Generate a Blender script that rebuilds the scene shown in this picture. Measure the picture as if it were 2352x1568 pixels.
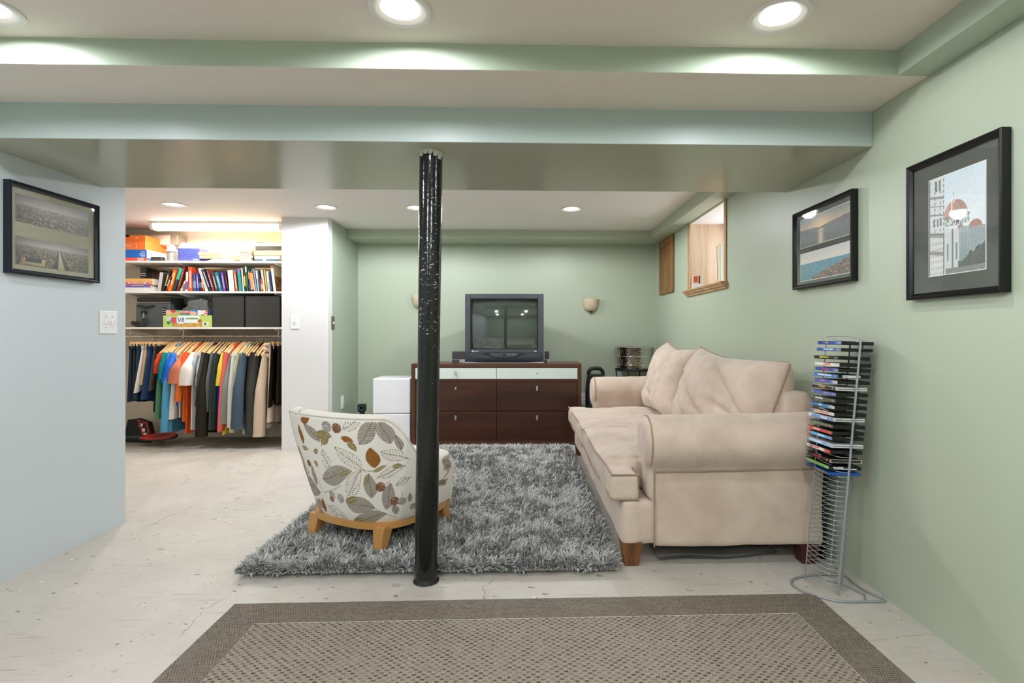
import bpy, bmesh, math, random
import numpy as np
from mathutils import Vector, Matrix, noise

for _o in list(bpy.data.objects):
    bpy.data.objects.remove(_o, do_unlink=True)
SC = bpy.context.scene
COL = SC.collection
R = math.radians
random.seed(7)
RNG = np.random.default_rng(11)

# ------------------------------------------------------------------ camera
FPX, PX, PY, YAW, EYE = 1220.0, 1236.0, 766.0, R(-1.55), 1.10
cam_data = bpy.data.cameras.new('camera')
cam_data.sensor_width = 36.0
cam_data.lens = FPX / 2352.0 * 36.0
cam_data.shift_x = (1176.0 - PX) / 2352.0
cam_data.shift_y = -(784.0 - PY) / 2352.0
cam_data.clip_start = 0.02
cam = bpy.data.objects.new('camera', cam_data)
COL.objects.link(cam)
cam.location = (0, 0, EYE)
cam.rotation_euler = (R(90), 0, YAW)
SC.camera = cam

# ------------------------------------------------------------------ world, exposure
SC.view_settings.view_transform = 'Standard'
SC.view_settings.look = 'None'
SC.view_settings.gamma = 1.0
SC.view_settings.exposure = 0.16
SC.view_settings.use_curve_mapping = False
world = bpy.data.worlds.new('world')
SC.world = world
world.use_nodes = True
_bg = world.node_tree.nodes['Background']
_bg.inputs[0].default_value = (0.86, 0.93, 1.0, 1)
_bg.inputs[1].default_value = 4.0
try:
    SC.cycles.max_bounces = 6
    SC.cycles.diffuse_bounces = 4
    SC.cycles.glossy_bounces = 4
    SC.cycles.transmission_bounces = 8
    SC.cycles.sample_clamp_indirect = 6.0
    SC.cycles.adaptive_threshold = 0.035
    SC.cycles.caustics_reflective = False
    SC.cycles.caustics_refractive = False
except Exception:
    pass

# light levels (W) of the lamps built further down
W_CAN_NEAR, W_CAN_FAR, W_CAN_CLOSET, W_CAN_ADDED, W_TUBE = 16.0, 50.0, 42.0, 56.0, 16.0
CAN_COL = (0.945, 0.965, 1.03)
TUBE_COL = (1.0, 0.91, 0.80)

# daylight coming through the basement window (portal for the sky)
_pl = bpy.data.lights.new('window_portal', 'AREA')
_pl.shape = 'RECTANGLE'
_pl.size, _pl.size_y = 0.84, 0.60
_pl.cycles.is_portal = True
_po = bpy.data.objects.new('window_portal', _pl)
COL.objects.link(_po)
_po.location = (1.90, 4.355, 1.785)
_po.rotation_euler = (R(90), 0, R(90))

# ------------------------------------------------------------------ helpers
def lin(c):
    c = np.asarray(c, dtype=float) / 255.0
    return np.where(c <= 0.04045, c / 12.92, ((c + 0.055) / 1.055) ** 2.4)

def lin4(c):
    l = lin(c[:3]); return (float(l[0]), float(l[1]), float(l[2]), 1.0)

def at(x, y, Y):
    """room point at depth Y seen at reference pixel (x, y): used to take sizes off the photograph"""
    u, v = (x - PX) / FPX, (PY - y) / FPX
    s, c = math.sin(YAW), math.cos(YAW)
    d = Vector((-s + u * c, c + u * s, v))
    return Vector((0, 0, EYE)) + d * (Y / d.y)

MATS = {}
def mat(name, col, rough=0.6, metal=0.0, bump=0.0, bscale=60.0, var=0.0, vscale=6.0, spec=0.5,
        coat=0.0, emit=0.0, emit_col=None, trans=0.0, alpha=1.0, sheen=0.0):
    if name in MATS:
        return MATS[name]
    m = bpy.data.materials.new(name)
    m.use_nodes = True
    nt = m.node_tree
    b = nt.nodes['Principled BSDF']
    b.inputs['Base Color'].default_value = lin4(col)
    b.inputs['Roughness'].default_value = rough
    b.inputs['Metallic'].default_value = metal
    b.inputs['Specular IOR Level'].default_value = spec
    b.inputs['Coat Weight'].default_value = coat
    b.inputs['Transmission Weight'].default_value = trans
    b.inputs['Alpha'].default_value = alpha
    b.inputs['Sheen Weight'].default_value = sheen
    if emit:
        b.inputs['Emission Color'].default_value = lin4(emit_col or col)
        b.inputs['Emission Strength'].default_value = emit
    tc = None
    if bump or var:
        tc = nt.nodes.new('ShaderNodeTexCoord')
    if var:
        n = nt.nodes.new('ShaderNodeTexNoise')
        n.inputs['Scale'].default_value = vscale
        n.inputs['Detail'].default_value = 4
        nt.links.new(tc.outputs['Object'], n.inputs['Vector'])
        r = nt.nodes.new('ShaderNodeMapRange')
        r.inputs[1].default_value, r.inputs[2].default_value = 0.3, 0.7
        r.inputs[3].default_value, r.inputs[4].default_value = 1 - var, 1 + var
        nt.links.new(n.outputs['Fac'], r.inputs[0])
        mx = nt.nodes.new('ShaderNodeVectorMath'); mx.operation = 'SCALE'
        mx.inputs[0].default_value = lin4(col)[:3]
        nt.links.new(r.outputs[0], mx.inputs['Scale'])
        nt.links.new(mx.outputs[0], b.inputs['Base Color'])
    if bump:
        n2 = nt.nodes.new('ShaderNodeTexNoise')
        n2.inputs['Scale'].default_value = bscale
        n2.inputs['Detail'].default_value = 3
        nt.links.new(tc.outputs['Object'], n2.inputs['Vector'])
        bp = nt.nodes.new('ShaderNodeBump')
        bp.inputs['Strength'].default_value = bump
        bp.inputs['Distance'].default_value = 0.01
        nt.links.new(n2.outputs['Fac'], bp.inputs['Height'])
        nt.links.new(bp.outputs[0], b.inputs['Normal'])
    MATS[name] = m
    return m

def bsdf(m):
    return m.node_tree.nodes['Principled BSDF']

def attr_mat(name, rough=0.6, coat=0.0, spec=0.5, sheen=0.0, bump=0.0, bscale=400):
    """flat print: colours come from the mesh's own colour attribute"""
    m = mat(name, (255, 255, 255), rough, coat=coat, spec=spec, sheen=sheen, bump=bump, bscale=bscale)
    if not any(n.bl_idname == 'ShaderNodeVertexColor' for n in m.node_tree.nodes):
        n = m.node_tree.nodes.new('ShaderNodeVertexColor')
        n.layer_name = 'Col'
        m.node_tree.links.new(n.outputs['Color'], bsdf(m).inputs['Base Color'])
    return m

class MB:
    """collects shapes into one mesh"""
    def __init__(self):
        self.v, self.f, self.mi = [], [], []
        self.cur = 0
    def add(self, vs, fs, M=None):
        o = len(self.v)
        if M is not None:
            vs = [M @ Vector(p) for p in vs]
        self.v += [tuple(p) for p in vs]
        self.f += [tuple(i + o for i in f) for f in fs]
        self.mi += [self.cur] * len(fs)
        return self
    def box(self, x0, x1, y0, y1, z0, z1, M=None):
        vs = [(x, y, z) for z in (z0, z1) for y in (y0, y1) for x in (x0, x1)]
        fs = [(0, 2, 3, 1), (4, 5, 7, 6), (0, 1, 5, 4), (2, 6, 7, 3), (0, 4, 6, 2), (1, 3, 7, 5)]
        return self.add(vs, fs, M)
    def hexa(self, bot, top, M=None):
        """bot/top: four corners each, counter-clockwise from above"""
        vs = list(bot) + list(top)
        fs = [(3, 2, 1, 0), (4, 5, 6, 7)] + [(i, (i + 1) % 4, 4 + (i + 1) % 4, 4 + i) for i in range(4)]
        return self.add(vs, fs, M)
    def prism(self, poly, z0, z1, M=None):
        n = len(poly)
        vs = [(p[0], p[1], z0) for p in poly] + [(p[0], p[1], z1) for p in poly]
        fs = [tuple(range(n - 1, -1, -1)), tuple(range(n, 2 * n))]
        fs += [(i, (i + 1) % n, n + (i + 1) % n, n + i) for i in range(n)]
        return self.add(vs, fs, M)
    def lathe(self, prof, n=32, M=None, cap=True, arc=2 * math.pi, start=0.0):
        full = abs(arc - 2 * math.pi) < 1e-6
        m = n if full else n + 1
        vs, fs = [], []
        for i in range(m):
            a = start + arc * i / n
            for r, z in prof:
                vs.append((r * math.cos(a), r * math.sin(a), z))
        k = len(prof)
        for i in range(n):
            j = (i + 1) % m if full else i + 1
            for q in range(k - 1):
                fs.append((i * k + q, j * k + q, j * k + q + 1, i * k + q + 1))
        if cap and full:
            if prof[0][0] > 1e-6: fs.append(tuple(i * k for i in range(n - 1, -1, -1)))
            if prof[-1][0] > 1e-6: fs.append(tuple(i * k + k - 1 for i in range(n)))
        return self.add(vs, fs, M)
    def tube(self, pts, r, n=8, closed=False, M=None, cap=True):
        pts = [Vector(p) for p in pts]
        N = len(pts)
        rr = r if hasattr(r, '__len__') else [r] * N
        vs, fs = [], []
        up = None
        for i, p in enumerate(pts):
            a = pts[(i - 1) % N] if (closed or i > 0) else p
            b = pts[(i + 1) % N] if (closed or i < N - 1) else p
            t = (b - a).normalized()
            if up is None:
                up = Vector((0, 0, 1)) if abs(t.z) < 0.9 else Vector((1, 0, 0))
            s = t.cross(up)
            if s.length < 1e-6:
                s = t.cross(Vector((1, 0, 0)))
            s.normalize()
            up = s.cross(t).normalized()
            for k in range(n):
                w = 2 * math.pi * k / n
                vs.append(p + s * (rr[i] * math.cos(w)) + up * (rr[i] * math.sin(w)))
        M2 = N if closed else N - 1
        for i in range(M2):
            j = (i + 1) % N
            for k in range(n):
                l = (k + 1) % n
                fs.append((i * n + k, i * n + l, j * n + l, j * n + k))
        if cap and not closed:
            fs.append(tuple(range(n - 1, -1, -1)))
            fs.append(tuple((N - 1) * n + k for k in range(n)))
        return self.add(vs, fs, M)
    def grid(self, P, closed_u=False, M=None, flip=False):
        """P: rows x cols of points; closed_u joins last column to first"""
        rows, cols = len(P), len(P[0])
        vs = [p for row in P for p in row]
        fs = []
        for i in range(rows - 1):
            for j in range(cols if closed_u else cols - 1):
                k = (j + 1) % cols
                q = (i * cols + j, i * cols + k, (i + 1) * cols + k, (i + 1) * cols + j)
                fs.append(q[::-1] if flip else q)
        return self.add(vs, fs, M)
    def build(self, name, m, parent=None, smooth=False, bevel=0.0, seg=2, w=False, sharp=40, loc=None, rot=None, fix=False):
        me = bpy.data.meshes.new(name)
        v = self.v
        if w and parent is not None:
            L = parent.location
            while parent.parent is not None and False:
                pass
            off = Vector(L)
            q = parent.parent
            while q is not None:
                off += Vector(q.location); q = q.parent
            v = [(p[0] - off.x, p[1] - off.y, p[2] - off.z) for p in v]
        me.from_pydata(v, [], self.f)
        mats = m if isinstance(m, (list, tuple)) else [m]
        for mm in mats: me.materials.append(mm)
        if len(mats) > 1:
            me.polygons.foreach_set('material_index', self.mi)
        if fix:
            bm = bmesh.new(); bm.from_mesh(me)
            bmesh.ops.remove_doubles(bm, verts=bm.verts, dist=1e-5)
            bmesh.ops.recalc_face_normals(bm, faces=bm.faces)
            bm.to_mesh(me); bm.free()
        if smooth:
            me.polygons.foreach_set('use_smooth', [True] * len(me.polygons))
            if sharp:
                me.set_sharp_from_angle(angle=R(sharp))
        me.update()
        o = bpy.data.objects.new(name, me)
        COL.objects.link(o)
        if parent is not None: o.parent = parent
        if loc is not None: o.location = loc
        if rot is not None: o.rotation_euler = rot
        if bevel:
            b = o.modifiers.new('bevel', 'BEVEL')
            b.width = bevel; b.segments = seg; b.limit_method = 'ANGLE'; b.angle_limit = R(35)
        return o

def tag(o, label, cat=None, group=None, kind=None):
    if label: o['label'] = label
    if cat: o['category'] = cat
    if group: o['group'] = group
    if kind: o['kind'] = kind
    return o

def thing(name, label, cat, loc=(0, 0, 0), rotz=0.0, group=None):
    o = bpy.data.objects.new(name, None)
    COL.objects.link(o)
    o.empty_display_size = 0.1
    o.location = loc
    o.rotation_euler = (0, 0, rotz)
    return tag(o, label, cat, group)

def struct(mb, name, m, label, **k):
    o = mb.build(name, m, **k)
    return tag(o, label, kind='structure')

def copy_tree(root, loc=None, rotz=None, label=None):
    r = root.copy(); COL.objects.link(r)
    if loc is not None: r.location = loc
    if rotz is not None: r.rotation_euler = (0, 0, rotz)
    if label: r['label'] = label
    for ch in root.children:
        c = ch.copy(); COL.objects.link(c); c.parent = r
        for g in ch.children:
            d = g.copy(); COL.objects.link(d); d.parent = c
    return r

def big_mesh(name, V, F, m, cols=None, parent=None, smooth=True, loc=None, rot=None):
    """numpy arrays to a mesh, colours (linear rgb) per vertex"""
    me = bpy.data.meshes.new(name)
    V = np.asarray(V, dtype=np.float32); F = np.asarray(F, dtype=np.int32)
    me.vertices.add(len(V)); me.vertices.foreach_set('co', V.ravel())
    n, k = F.shape
    me.loops.add(n * k); me.loops.foreach_set('vertex_index', F.ravel())
    me.polygons.add(n)
    me.polygons.foreach_set('loop_start', np.arange(0, n * k, k, dtype=np.int32))
    me.polygons.foreach_set('use_smooth', np.full(n, smooth))
    me.update(calc_edges=True)
    if cols is not None:
        a = me.color_attributes.new('Col', 'FLOAT_COLOR', 'POINT')
        c = np.ones((len(V), 4), dtype=np.float32); c[:, :3] = cols
        a.data.foreach_set('color', c.ravel())
    me.materials.append(m)
    o = bpy.data.objects.new(name, me)
    COL.objects.link(o)
    if parent is not None: o.parent = parent
    if loc is not None: o.location = loc
    if rot is not None: o.rotation_euler = rot
    return o

def grid_faces(nr, nc, closed=False):
    i = np.arange(nr - 1)[:, None]
    j = np.arange(nc if closed else nc - 1)[None, :]
    k = (j + 1) % nc
    return np.stack([i * nc + j, i * nc + k, (i + 1) * nc + k, (i + 1) * nc + j], -1).reshape(-1, 4)

def print_panel(name, w, h, nx, ny, fn, m, parent=None, loc=None, rot=None):
    """flat print of w x h in its own XZ plane, facing -Y; fn(u, v) -> sRGB 0..255, v up"""
    u, v = np.meshgrid(np.linspace(0, 1, nx), np.linspace(0, 1, ny))
    V = np.stack([(u - .5) * w, np.zeros_like(u), v * h], -1).reshape(-1, 3)
    c = np.asarray(fn(u, v), dtype=float).reshape(-1, 3)
    return big_mesh(name, V, grid_faces(ny, nx), m, lin(np.clip(c, 0, 255)), parent, False, loc, rot)

def mixc(a, b, t):
    t = np.asarray(t)[..., None]
    return np.asarray(a, float) * (1 - t) + np.asarray(b, float) * t

def vnoise(u, v, s, seed=0):
    """smooth value noise in numpy"""
    rs = np.random.default_rng(seed)
    g = rs.random((64, 64))
    x, y = np.asarray(u) * s, np.asarray(v) * s
    xi, yi = np.floor(x).astype(int), np.floor(y).astype(int)
    fx, fy = x - xi, y - yi
    fx, fy = fx * fx * (3 - 2 * fx), fy * fy * (3 - 2 * fy)
    G = lambda a, b: g[b % 64, a % 64]
    return (G(xi, yi) * (1 - fx) + G(xi + 1, yi) * fx) * (1 - fy) + (G(xi, yi + 1) * (1 - fx) + G(xi + 1, yi + 1) * fx) * fy

def fbm(u, v, s, seed=0, oct=4):
    r, a, t = 0, 0.5, 0
    for i in range(oct):
        r = r + a * vnoise(u, v, s * 2 ** i, seed + i); t += a; a *= .5
    return r / t

def text(body, size, m, parent, loc, rot=(R(90), 0, 0), align='CENTER', name='lettering', extrude=0.0, sx=1.0, shear=0.0):
    cu = bpy.data.curves.new(name, 'FONT')
    cu.body = body; cu.size = size; cu.align_x = align; cu.align_y = 'CENTER'
    cu.extrude = extrude; cu.shear = shear; cu.resolution_u = 3
    cu.materials.append(m)
    t = bpy.data.objects.new(name, cu)
    COL.objects.link(t)
    dg = bpy.context.evaluated_depsgraph_get()
    me = bpy.data.meshes.new_from_object(t.evaluated_get(dg))
    bpy.data.objects.remove(t, do_unlink=True)
    bpy.data.curves.remove(cu)
    o = bpy.data.objects.new(name, me)
    COL.objects.link(o)
    o.parent = parent; o.location = loc; o.rotation_euler = rot; o.scale = (sx, 1, 1)
    return o

def apply_mods(o):
    dg = bpy.context.evaluated_depsgraph_get()
    me = bpy.data.meshes.new_from_object(o.evaluated_get(dg))
    old = o.data
    o.modifiers.clear(); o.data = me
    me.name = old.name
    bpy.data.meshes.remove(old)
    return o

def soft(mb, name, m, parent, voxel=0.02, smooth_it=6, w=True, disp=0.0, dscale=5.0, seed=0, fac=0.5):
    """upholstery: overlapping blocks fused, rounded and slightly uneven"""
    o = mb.build(name, m, parent, w=w)
    r = o.modifiers.new('r', 'REMESH'); r.mode = 'VOXEL'; r.voxel_size = voxel; r.use_smooth_shade = True
    s = o.modifiers.new('s', 'SMOOTH'); s.factor = fac; s.iterations = smooth_it
    apply_mods(o)
    if disp:
        me = o.data
        n = len(me.vertices)
        co = np.empty(n * 3, np.float32); me.vertices.foreach_get('co', co)
        no = np.empty(n * 3, np.float32); me.vertices.foreach_get('normal', no)
        co = co.reshape(-1, 3); no = no.reshape(-1, 3)
        d = np.array([noise.fractal(Vector(p) * dscale + Vector((seed, 3.1, 1.7)), 0.9, 2.1, 3) for p in co.tolist()])
        co = co + no * (d * disp)[:, None]
        me.vertices.foreach_set('co', co.astype(np.float32).ravel())
        me.update()
    o.data.polygons.foreach_set('use_smooth', [True] * len(o.data.polygons))
    return o

# ------------------------------------------------------------------ paint and floor materials
def nd(nt, t, ins=None, **props):
    n = nt.nodes.new('ShaderNode' + t)
    for k, v in props.items(): setattr(n, k, v)
    for k, v in (ins or {}).items():
        s = n.inputs[k]
        if hasattr(v, 'is_output') or isinstance(v, bpy.types.NodeSocket):
            nt.links.new(v, s)
        else:
            s.default_value = v
    return n

def ramp(nt, fac, stops, interp='LINEAR'):
    n = nt.nodes.new('ShaderNodeValToRGB')
    cr = n.color_ramp; cr.interpolation = interp
    while len(cr.elements) < len(stops): cr.elements.new(0.5)
    for e, (p, c) in zip(cr.elements, stops):
        e.position = p
        e.color = (c, c, c, 1) if isinstance(c, (int, float)) else c
    nt.links.new(fac, n.inputs[0])
    return n.outputs[0]

def mixn(nt, fac, a, b, blend='MIX'):
    n = nt.nodes.new('ShaderNodeMix'); n.data_type = 'RGBA'; n.blend_type = blend
    for idx, v in ((0, fac), (6, a), (7, b)):
        if isinstance(v, bpy.types.NodeSocket): nt.links.new(v, n.inputs[idx])
        else: n.inputs[idx].default_value = v if idx == 0 else (v if len(v) == 4 else (*v, 1))
    return n.outputs[2]

def paint(name, col, rough=0.45, bump=0.12, scale=220.0, var=0.03, spec=0.4):
    return mat(name, col, rough, spec=spec)

M_SAGE = paint('sage_green_paint', (181, 192, 170), 0.42)
M_SAGE_GLOSS = paint('sage_semigloss_paint', (174, 188, 168), 0.2, bump=0.06, scale=90, spec=0.6)
M_BLUE = paint('pale_blue_paint', (204, 213, 216), 0.5)
M_WHITE = paint('white_wall_paint', (226, 224, 220), 0.5)
M_CLOSET = paint('cream_closet_paint', (226, 214, 196), 0.6)
M_CEIL = paint('greige_ceiling_paint', (230, 219, 208), 0.6, bump=0.25, scale=300)
M_CEIL2 = paint('white_ceiling_paint', (244, 239, 235), 0.55, bump=0.2, scale=300)
M_BEAMFACE = paint('grey_green_beam_paint', (180, 194, 188), 0.4, bump=0.1)
M_BEAMBOT = paint('olive_gloss_beam_paint', (174, 174, 156), 0.17, bump=0.03, scale=60, spec=0.6)

def make_floor_mat():
    m = mat('worn_painted_concrete', (214, 206, 192), 0.5)
    nt = m.node_tree; b = bsdf(m)
    P = nd(nt, 'NewGeometry').outputs['Position']
    big = nd(nt, 'TexNoise', {'Vector': P, 'Scale': 1.1, 'Detail': 2, 'Roughness': 0.6}).outputs['Fac']
    base = mixn(nt, ramp(nt, big, [(0.35, 0.0), (0.68, 1.0)]), lin4((190, 184, 174)), lin4((206, 201, 192)))
    # fine mottling
    mot = nd(nt, 'TexNoise', {'Vector': P, 'Scale': 14.0, 'Detail': 3, 'Roughness': 0.7}).outputs['Fac']
    base = mixn(nt, ramp(nt, mot, [(0.3, 0.22), (0.55, 0.0)]), base, lin4((158, 150, 136)))
    # worn grey concrete inside the closet area
    sx = nd(nt, 'SeparateXYZ', {0: P})
    wn = nd(nt, 'TexNoise', {'Vector': P, 'Scale': 2.6, 'Detail': 3, 'Roughness': 0.65}).outputs['Fac']
    yy = nd(nt, 'MapRange', {0: sx.outputs['Y'], 1: 4.3, 2: 5.6, 3: 0.0, 4: 0.75}).outputs[0]
    xx = nd(nt, 'MapRange', {0: sx.outputs['X'], 1: -2.1, 2: -2.5, 3: 0.0, 4: 1.0}).outputs[0]
    msk = nd(nt, 'Math', {0: yy, 1: xx}, operation='MULTIPLY').outputs[0]
    msk = nd(nt, 'Math', {0: msk, 1: ramp(nt, wn, [(0.38, 0.0), (0.56, 1.0)])}, operation='MULTIPLY').outputs[0]
    base = mixn(nt, msk, base, lin4((146, 132, 110)))
    # hairline cracks
    warp = nd(nt, 'TexNoise', {'Vector': P, 'Scale': 2.2, 'Detail': 5}).outputs['Color']
    wv = nd(nt, 'VectorMath', {0: P, 1: nd(nt, 'VectorMath', {0: warp, 'Scale': 0.55}, operation='SCALE').outputs[0]}, operation='ADD').outputs[0]
    cr = nd(nt, 'TexVoronoi', {'Vector': wv, 'Scale': 0.85}, feature='DISTANCE_TO_EDGE').outputs['Distance']
    cm = nd(nt, 'TexNoise', {'Vector': P, 'Scale': 1.6, 'Detail': 2}).outputs['Fac']
    crack = nd(nt, 'Math', {0: ramp(nt, cr, [(0.0, 0.8), (0.0035, 0.0)]), 1: ramp(nt, cm, [(0.5, 0.0), (0.6, 1.0)])}, operation='MULTIPLY').outputs[0]
    base = mixn(nt, crack, base, lin4((122, 112, 98)))
    # scuff scratches in two directions
    for k, (rz, sc, thr) in enumerate(((0.12, (2.2, 90, 1), 0.69), (0.95, (3.0, 80, 1), 0.71), (-0.5, (4.0, 70, 1), 0.73))):
        mp = nd(nt, 'Mapping', {'Vector': P, 'Rotation': (0, 0, rz), 'Scale': sc}).outputs[0]
        n = nd(nt, 'TexNoise', {'Vector': mp, 'Scale': 1.5, 'Detail': 1.5}).outputs['Fac']
        base = mixn(nt, ramp(nt, n, [(thr, 0.0), (thr + 0.03, 0.6)]), base, lin4((130, 120, 106)))
    # chips and drips: dark, tan, white
    mp = nd(nt, 'Mapping', {'Vector': P, 'Rotation': (0, 0, 0.6), 'Scale': (1.0, 1.7, 1)}).outputs[0]
    for sc, thr, col, a in ((19, 0.722, (128, 112, 84), 0.85), (31, 0.75, (112, 106, 98), 0.7), (27, 0.775, (246, 244, 240), 0.9), (8, 0.735, (158, 154, 150), 0.7)):
        off = nd(nt, 'VectorMath', {0: mp, 1: (sc, sc * 0.37, 0)}, operation='ADD').outputs[0]
        n = nd(nt, 'TexNoise', {'Vector': off, 'Scale': sc, 'Detail': 1.0}).outputs['Fac']
        base = mixn(nt, ramp(nt, n, [(thr, 0.0), (thr + 0.02, a)]), base, lin4(col))
    nt.links.new(base, b.inputs['Base Color'])
    rr = ramp(nt, mot, [(0.3, 0.38), (0.7, 0.6)])
    nt.links.new(rr, b.inputs['Roughness'])
    return m
M_FLOOR = make_floor_mat()

def make_pier_mat():
    m = mat('white_and_sage_paint', (226, 224, 220), 0.5)
    nt = m.node_tree; b = bsdf(m)
    P = nd(nt, 'NewGeometry').outputs['Position']
    y = nd(nt, 'SeparateXYZ', {0: P}).outputs['Y']
    n = nd(nt, 'TexNoise', {'Vector': P, 'Scale': 14.0, 'Detail': 3}).outputs['Fac']
    e = nd(nt, 'Math', {0: y, 1: nd(nt, 'Math', {0: n, 1: 0.035}, operation='MULTIPLY').outputs[0]}, operation='ADD').outputs[0]
    f = nd(nt, 'Math', {0: e, 1: 5.215}, operation='GREATER_THAN').outputs[0]
    nt.links.new(mixn(nt, f, lin4((228, 227, 225)), lin4((170, 183, 164))), b.inputs['Base Color'])
    return m

# ------------------------------------------------------------------ the room
XR, XL, YB = 1.505, -2.315, 6.0
Y_REAR, X_FAR = -3.2, -4.4
YC = 5.75          # closet back wall
Z1, Z2, ZB, ZF = 2.15, 2.055, 1.907, 2.20

struct(MB().box(X_FAR - .15, XR + .5, Y_REAR - .15, YB + .15, -0.12, 0), 'floor', M_FLOOR, 'cream painted concrete floor with scuffs and cracks')

WY0, WY1, WZ0, WZ1 = 3.93, 4.78, 1.475, 2.10
wr = MB()
wr.box(XR, XR + .40, Y_REAR, WY0, -.05, 2.35).box(XR, XR + .40, WY1, YB, -.05, 2.35)
wr.box(XR, XR + .40, WY0, WY1, -.05, WZ0).box(XR, XR + .40, WY0, WY1, WZ1, 2.35)
struct(wr, 'wall_right', M_SAGE, 'sage green wall with a high basement window')
struct(MB().box(-1.855, XR + .40, YB, YB + .15, -.05, 2.35), 'wall_back', M_SAGE, 'sage green back wall behind the television')
struct(MB().box(XL - .12, XL, Y_REAR, 3.155, -.05, ZF + .1), 'wall_left', M_BLUE, 'pale blue wall with a picture and light switch', bevel=.004)
struct(MB().box(X_FAR, XL - .12, 3.03, 3.155, -.05, ZF + .1), 'wall_return', M_BLUE, 'pale blue return wall hidden behind the partition')
struct(MB().box(X_FAR - .15, X_FAR, 3.03, YC + .15, -.05, ZF + .1), 'wall_closet_side', M_CLOSET, 'cream side wall of the closet')
struct(MB().box(X_FAR, -2.29, YC, YC + .15, -.05, ZF + .1), 'wall_closet_back', M_CLOSET, 'cream closet wall behind the shelves')
struct(MB().box(-2.29, -1.855, 5.085, YB + .15, -.05, ZF + .1), 'wall_pier', make_pier_mat(), 'white wall end beside the closet, sage green inside', bevel=.004)
struct(MB().box(XL - .12, XR + .40, Y_REAR - .15, Y_REAR, -.05, 2.35), 'wall_rear', M_SAGE, 'sage green wall opposite the television')

def holed(mb, name, m, label, holes, z0):
    o = mb.build(name, m)
    if holes:
        cut = MB()
        for x, y in holes:
            cut.lathe([(0.082, z0 - .05), (0.082, z0 + .30)], 32, Matrix.Translation((x, y, 0)))
        c = cut.build('cutter', m, fix=True)
        b = o.modifiers.new('b', 'BOOLEAN'); b.operation = 'DIFFERENCE'; b.object = c; b.solver = 'EXACT'
        apply_mods(o)
        bpy.data.objects.remove(c, do_unlink=True)
    return tag(o, label, kind='structure')

CANS_NEAR = [(-0.40, 1.735), (0.846, 1.735), (-1.74, 1.76)]
CANS_ADDED = [(-1.1, 0.1), (0.5, 0.1), (-1.3, -1.6), (0.4, -1.6)]  # unseen downlights, added to light the near room and feed reflections
CANS_FAR = [(-2.985, 4.62), (-1.72, 4.675), (-0.94, 4.675), (0.42, 4.685)]
holed(MB().box(XL, XR + .2, Y_REAR, 1.95, Z1, Z1 + .25), 'ceiling', M_CEIL, 'greige ceiling with recessed lights over the near half', CANS_NEAR + CANS_ADDED, Z1)
holed(MB().box(X_FAR, XR + .2, 2.95, YB + .1, ZF, ZF + .25), 'ceiling', M_CEIL2, 'white ceiling with recessed lights over the far half', CANS_FAR, ZF)

def faced(x0, x1, y0, y1, z0, z1, name, m_side, m_bot, label, bevel=.003):
    mb = MB().box(x0, x1, y0, y1, z0, z1)
    mb.mi = [1, 0, 0, 0, 0, 0]
    return struct(mb, name, [m_side, m_bot], label, bevel=bevel)
faced(XL, XR, 1.93, 2.30, Z2, Z2 + .3, 'trim_1', M_SAGE_GLOSS, M_CEIL, 'sage green ceiling drop lit by three downlights')
faced(XL, XR, 2.25, 3.00, ZB, ZB + .45, 'trim_2', M_BEAMFACE, M_BEAMBOT, 'boxed main beam carried by the black post')
faced(1.385, XR, Y_REAR, 1.935, Z2, Z2 + .3, 'trim_3', M_SAGE_GLOSS, M_SAGE_GLOSS, 'narrow sage soffit along the right-hand wall')
faced(1.355, XR, 3.0, 5.66, 2.10, 2.30, 'trim_4', M_SAGE, M_SAGE, 'sage soffit running past the basement window')
faced(-1.855, XR, 5.64, YB, 2.105, 2.30, 'trim_5', M_SAGE, M_SAGE, 'sage soffit above the television wall')

# ------------------------------------------------------------------ window
M_OAK = mat('oak_wood', (186, 146, 96), 0.45, var=0.0)
def woodify(m, c1, c2, scale=(1, 1, 1), bands=14.0, dist=4.0, rough=0.4, axis='X'):
    nt = m.node_tree; b = bsdf(m)
    tc = nd(nt, 'TexCoord').outputs['Object']
    mp = nd(nt, 'Mapping', {'Vector': tc, 'Scale': scale}).outputs[0]
    f = nd(nt, 'TexNoise', {'Vector': mp, 'Scale': bands, 'Detail': 3, 'Distortion': dist * .12, 'Roughness': .6}).outputs['Fac']
    nt.links.new(mixn(nt, ramp(nt, f, [(0.34, 0.0), (0.66, 1.0)]), lin4(c1), lin4(c2)), b.inputs['Base Color'])
    b.inputs['Roughness'].default_value = rough
    return m
woodify(M_OAK, (204, 168, 122), (176, 132, 84), (6, 6, 0.6), 3.0, 5.0)
M_OAKPANEL = woodify(mat('pale_oak_panel', (214, 186, 156), .4), (226, 200, 172), (196, 164, 130), (3, 3, 0.35), 3.2, 7.0)
M_OAKDARK = woodify(mat('dark_oak_door', (140, 96, 48), .4), (156, 112, 62), (118, 78, 38), (8, 8, 0.7), 3.0, 4.0)
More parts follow.
